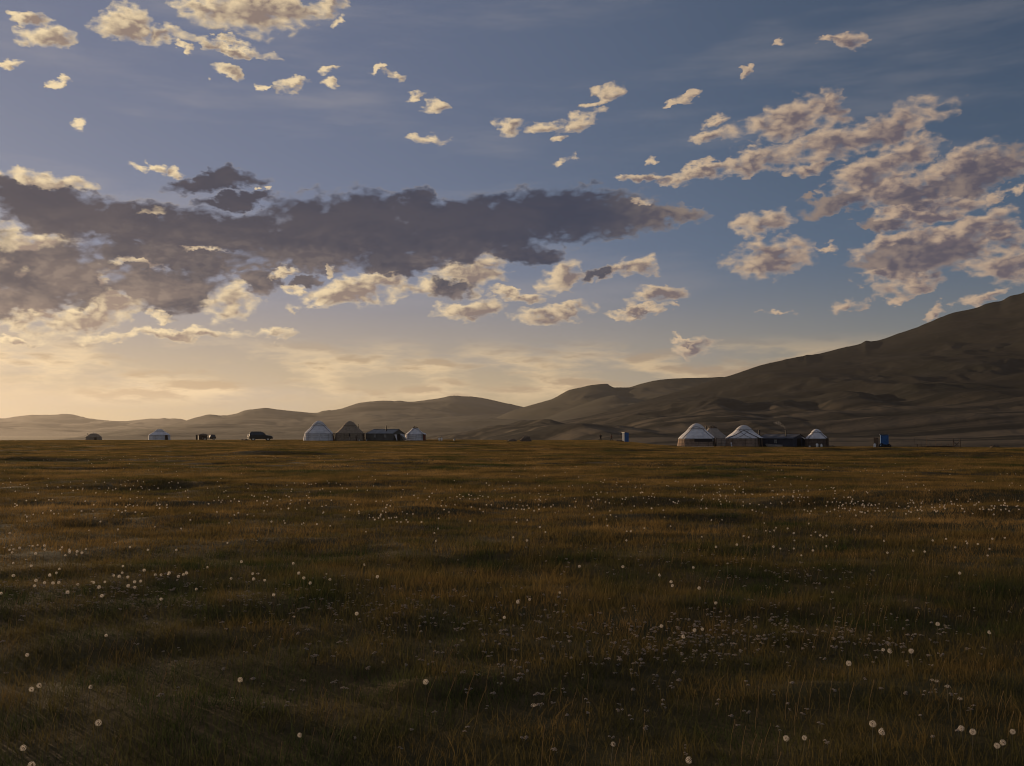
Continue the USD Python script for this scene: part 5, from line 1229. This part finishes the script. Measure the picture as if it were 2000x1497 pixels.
part(t, 'windscreen', hull([(0.50, -0.62, 1.70), (0.50, 0.62, 1.70), (0.98, -0.78, 1.225), (0.98, 0.78, 1.225), (0.46, -0.6, 1.68), (0.46, 0.6, 1.68), (0.94, -0.76, 1.2), (0.94, 0.76, 1.2)]), GLASS, smooth=False)
part(t, 'rear_window', hull([(-2.14, -0.6, 1.62), (-2.14, 0.6, 1.62), (-2.29, -0.68, 1.22), (-2.29, 0.68, 1.22), (-2.10, -0.6, 1.62), (-2.10, 0.6, 1.62), (-2.25, -0.68, 1.22), (-2.25, 0.68, 1.22)]), GLASS, smooth=False)
sw = rod((-2.36, 0.1, 0.98), (-2.52, 0.1, 0.98), 0.30, sides=24)
part(t, 'spare_wheel', sw, ENAMEL, label='spare wheel cover on the tailgate, coloured white for the sunlit rear')  # its white stands in for sunlight falling on the rear of the car
for x in (-1.45, 1.42):
    for s in (-1, 1):
        wheel(t, x, s * 0.80, 0.39)
for s in (-1, 1):
    part(t, 'headlight', hull([(2.30, s * 0.55, 0.80), (2.30, s * 0.82, 0.80), (2.20, s * 0.86, 0.95), (2.24, s * 0.55, 0.93), (2.34, s * 0.6, 0.86), (2.28, s * 0.82, 0.88)]), LAMP)
    part(t, 'tail_light', box(-2.36, -2.30, s * 0.80 - 0.07, s * 0.80 + 0.07, 0.85, 1.15), TAIL)
    part(t, 'roof_rail', tube([(-1.75, s * 0.58, 1.80), (-1.7, s * 0.58, 1.87), (0.0, s * 0.58, 1.88), (0.08, s * 0.58, 1.80)], 0.02), IRON)
    part(t, 'wing_mirror', box(0.55, 0.70, s * 0.98 - 0.09, s * 0.98 + 0.09, 1.14, 1.30), CAR)
part(t, 'front_bumper', box(2.20, 2.42, -0.84, 0.84, 0.42, 0.62), IRON)
part(t, 'rear_bumper', box(-2.45, -2.26, -0.84, 0.84, 0.42, 0.62), IRON)

p = at(409.5, 332)
t = thing('truck', 'old dark flatbed truck with a rounded cab, in front of the small hut', 'truck', p, yaw_to_camera(p, 2))
part(t, 'cab', shell([(0.0, 0.35), (0.0, 0.9), (0.08, 1.35), (0.2, 1.62), (0.4, 1.74), (1.2, 1.76), (1.55, 1.66), (1.78, 1.2), (1.92, 0.8), (1.95, 0.4)], 0.85, 0.2), CAR_OLD)
for s in (-1, 1):
    part(t, 'side_window', hull([(x, s * (0.86 - 0.2 * (z - 0.95) / 0.9) + o, z) for x, z in ((0.22, 1.08), (0.95, 1.08), (0.9, 1.5), (0.34, 1.5)) for o in (0, -s * 0.03)]), GLASS, smooth=False)
    part(t, 'side_window', hull([(x, s * (0.86 - 0.2 * (z - 0.95) / 0.9) + o, z) for x, z in ((1.05, 1.08), (1.62, 1.08), (1.45, 1.5), (1.0, 1.5)) for o in (0, -s * 0.03)]), GLASS, smooth=False)
    part(t, 'bed_side', box(-2.0, -0.05, s * 0.82 - 0.03, s * 0.82 + 0.03, 0.56, 0.78), DARK_WOOD)
part(t, 'bed', box(-2.0, -0.05, -0.78, 0.78, 0.5, 0.58), DARK_WOOD)
part(t, 'tail_lamp', box(-2.08, -2.0, -0.7, -0.5, 0.5, 0.75), LAMP, label='bright reflecting rear corner')
for x in (-1.4, 1.25):
    for s in (-1, 1):
        wheel(t, x, s * 0.72, 0.34)
p = at(396.5, 340)
t = thing('hut', 'small dark hut with a humped roof behind the old truck', 'hut', p, yaw_to_camera(p, 6))
part(t, 'wall', box(-1.3, 1.2, -0.9, 0.9, -0.2, 1.55), DARK_WOOD)
part(t, 'roof', blob_mesh(1.5, 1.1, 0.55, 12, 0.25).apply_translation((-0.02, 0, 1.48)), STRAW)
part(t, 'door', box(-0.3, 0.35, -0.94, -0.902, 0.0, 1.35), DOOR_DARK)
p = at(384.5, 338)
t = thing('drying_frame', 'dark upright board and pole frame at the left of the small hut', 'frame', p, yaw_to_camera(p))
part(t, 'board', box(-0.28, 0.25, -0.05, 0.05, -0.2, 1.6), DARK_WOOD, smooth=False)
part(t, 'pole', rod((0.9, 0, -0.2), (0.92, 0, 1.75), 0.03), WOOD)
part(t, 'cross_pole', rod((-0.4, 0, 1.66), (2.3, 0.05, 1.78), 0.03), WOOD)


# ------------------------------------------------------------------ the two walkers
def figure(px, dist, tall, facing, pose, label, coat):
    """A walking person: one body from hulls of spheres at the joints, then smoothed; coat, trousers and hair over it."""
    import manifold3d as m3
    s = tall / 1.75

    def ball(c, r):
        return m3.Manifold.sphere(r * s, 24).translate([float(q) * s for q in c])

    def bone(a, ra, b, rb):
        return m3.Manifold.batch_hull([ball(a, ra), ball(b, rb)])

    J = pose
    hip, chest, neck, head = (0, 0.0, 0.95), (0, 0.03, 1.32), (0, 0.05, 1.48), (0, 0.09, 1.63)
    ms = [bone(hip, 0.145, (0, 0.01, 1.1), 0.13), bone((0, 0.01, 1.1), 0.13, chest, 0.15), bone((-0.15, 0.02, 1.40), 0.075, (0.15, 0.02, 1.40), 0.075), bone(chest, 0.14, (0, 0.02, 1.42), 0.09), bone(neck, 0.058, head, 0.06),
          ball((0, 0.09, 1.65), 0.098), ball((0, 0.13, 1.60), 0.075), ball((0, 0.195, 1.635), 0.022)]
    coat_ms, leg_ms = [bone(hip, 0.165, (0, 0.01, 1.1), 0.15), bone((0, 0.01, 1.1), 0.15, chest, 0.17), bone((-0.16, 0.02, 1.39), 0.088, (0.16, 0.02, 1.39), 0.088), bone(chest, 0.16, (0, 0.03, 1.44), 0.085)], []
    for sd in (-1, 1):
        k, a, toe = J['knee'][sd], J['ankle'][sd], J['toe'][sd]
        h = (0.095 * sd, 0, 0.92)
        ms += [bone(h, 0.095, k, 0.062), bone(k, 0.062, a, 0.042), bone(a, 0.045, toe, 0.035)]
        leg_ms += [bone(h, 0.108, k, 0.075), bone(k, 0.075, a, 0.062)]
        e, w_ = J['elbow'][sd], J['wrist'][sd]
        sh = (0.19 * sd, 0.02, 1.39)
        ms += [bone(sh, 0.058, e, 0.045), bone(e, 0.045, w_, 0.032)]
        coat_ms += [bone(sh, 0.074, e, 0.06), bone(e, 0.06, w_, 0.046)]
        d = np.subtract(w_, e) / np.linalg.norm(np.subtract(w_, e))
        palm = np.add(w_, d * 0.07)
        ms.append(m3.Manifold.batch_hull([ball(w_, 0.026), ball(palm + [0, 0.02, 0], 0.016), ball(palm - [0, 0.022, 0], 0.016)]))
        for f in range(4):
            b0 = palm + np.array([0, 0.027 - 0.018 * f, 0])
            b1 = b0 + d * 0.042 + np.array([-0.006 * sd, 0.004, 0])
            b2 = b1 + d * (0.030 - 0.004 * abs(f - 1)) + np.array([-0.016 * sd, 0.006, 0])
            ms += [bone(b0, 0.0095, b1, 0.009), bone(b1, 0.009, b2, 0.0075)]
        th = np.add(w_, d * 0.02) + [0, 0.026, 0]
        ms += [bone(th, 0.011, th + d * 0.035 + np.array([-0.01 * sd, 0.022, 0]), 0.010), bone(th + d * 0.035 + np.array([-0.01 * sd, 0.022, 0]), 0.010, th + d * 0.062 + np.array([-0.016 * sd, 0.020, 0]), 0.008)]

    def solid(parts_, step):
        m = m3.Manifold.batch_boolean(parts_, m3.OpType.Add).refine_to_length(step * s)
        g_ = m.to_mesh()
        tm = trimesh.Trimesh(np.array(g_.vert_properties[:, :3]), np.array(g_.tri_verts), process=False)
        trimesh.smoothing.filter_taubin(tm, iterations=6)
        return tm

    p = at(px, dist)
    t = thing('person', label, 'person', p, yaw_to_camera(p, facing))
    body = part(t, 'body', solid(ms, 0.03), SKIN, smooth=True)
    part(t, 'jacket', solid(coat_ms, 0.05), coat, smooth=True)
    part(t, 'trousers', solid(leg_ms, 0.05), TROUSERS, smooth=True)
    for sd in (-1, 1):
        a, toe = J['ankle'][sd], J['toe'][sd]
        part(t, 'shoe', solid([bone(np.add(a, (0, -0.02, -0.03)), 0.055, toe, 0.045)], 0.05), RUBBER, smooth=True)
    hair = trimesh.creation.icosphere(3, 0.108 * s)
    v = hair.vertices
    hair.update_faces((v[hair.faces].mean(1)[:, 2] > -0.005) | (v[hair.faces].mean(1)[:, 1] < -0.03))
    hair.apply_translation((0, 0.085 * s, 1.665 * s))
    part(t, 'hair', hair, HAIR, smooth=True)
    return t


WIDE = dict(knee={-1: (-0.13, 0.10, 0.50), 1: (0.15, -0.02, 0.49)}, ankle={-1: (-0.17, 0.10, 0.09), 1: (0.27, -0.14, 0.10)}, toe={-1: (-0.19, 0.24, 0.045), 1: (0.30, 0.0, 0.045)},
            elbow={-1: (-0.29, -0.03, 1.13), 1: (0.30, 0.02, 1.13)}, wrist={-1: (-0.24, 0.14, 0.95), 1: (0.25, 0.18, 0.97)})
STRIDE = dict(knee={-1: (-0.10, 0.22, 0.51), 1: (0.10, -0.05, 0.49)}, ankle={-1: (-0.10, 0.30, 0.10), 1: (0.10, -0.36, 0.14)}, toe={-1: (-0.11, 0.46, 0.06), 1: (0.11, -0.24, 0.05)},
              elbow={-1: (-0.26, -0.14, 1.14), 1: (0.26, 0.12, 1.14)}, wrist={-1: (-0.25, 0.02, 0.92), 1: (0.22, 0.32, 1.0)})
figure(1173, 252, 1.74, 175, WIDE, 'person in a dark jacket walking with legs apart, left of the two walkers', JACKET)
figure(1194.5, 254, 1.70, 80, STRIDE, 'person in dark red striding left, nearer the blue outhouse', JACKET_RED)

# ------------------------------------------------------------------ smoke from the tent's stove
n_ = 14
cs = [SMOKE_AT + np.array([-0.028 * k ** 1.55, 0.02 * k, 0.09 * k]) for k in range(n_)]
rs = [0.10 + 0.030 * k for k in range(n_)]
v_, f_ = [], []
for k, (c, r) in enumerate(zip(cs, rs)):
    v_ += [[c[0] + r * math.cos(a), c[1] + r * math.sin(a), c[2] + 0.3 * r * math.cos(a)] for a in np.linspace(0, 2 * math.pi, 12, endpoint=False)]
for k in range(n_ - 1):
    for i in range(12):
        j_ = (i + 1) % 12
        f_ += [[k * 12 + i, k * 12 + j_, (k + 1) * 12 + j_], [k * 12 + i, (k + 1) * 12 + j_, (k + 1) * 12 + i]]
f_ += [[0, i + 1, i] for i in range(1, 11)] + [[(n_ - 1) * 12, (n_ - 1) * 12 + i, (n_ - 1) * 12 + i + 1] for i in range(1, 11)]
smoke_mat = usdkit.material(stage, '/World/Looks/smoke', {'tc': ('geometry', {}), 'n': ('noise_texture', {'scale': 5.0, 'detail': 3.0}), 'r': ('map_range', {'from_min': 0.42, 'from_max': 0.7, 'to_min': 0.0, 'to_max': 0.32, 'clamp': True}),
                              'v': ('principled_volume', {'color': (0.9, 0.88, 0.86), 'anisotropy': 0.3})}, [('tc.position', 'n.vector'), ('n.fac', 'r.value'), ('r.result', 'v.density')], volume='v.volume')
setting('smoke', (np.array(v_), np.array(f_)), smoke_mat, kind='stuff', smooth=False)

# ------------------------------------------------------------------ haze: dusty evening air, thicker than the hills are far
haze_mat = usdkit.material(stage, '/World/Looks/haze', {'v': ('principled_volume', {'color': (0.93, 0.90, 0.86), 'density': HAZE, 'anisotropy': 0.52})}, [], volume='v.volume')
setting('haze', box(-11000, 11000, -11000, 11000, -25, 440), haze_mat, kind='stuff', smooth=False)
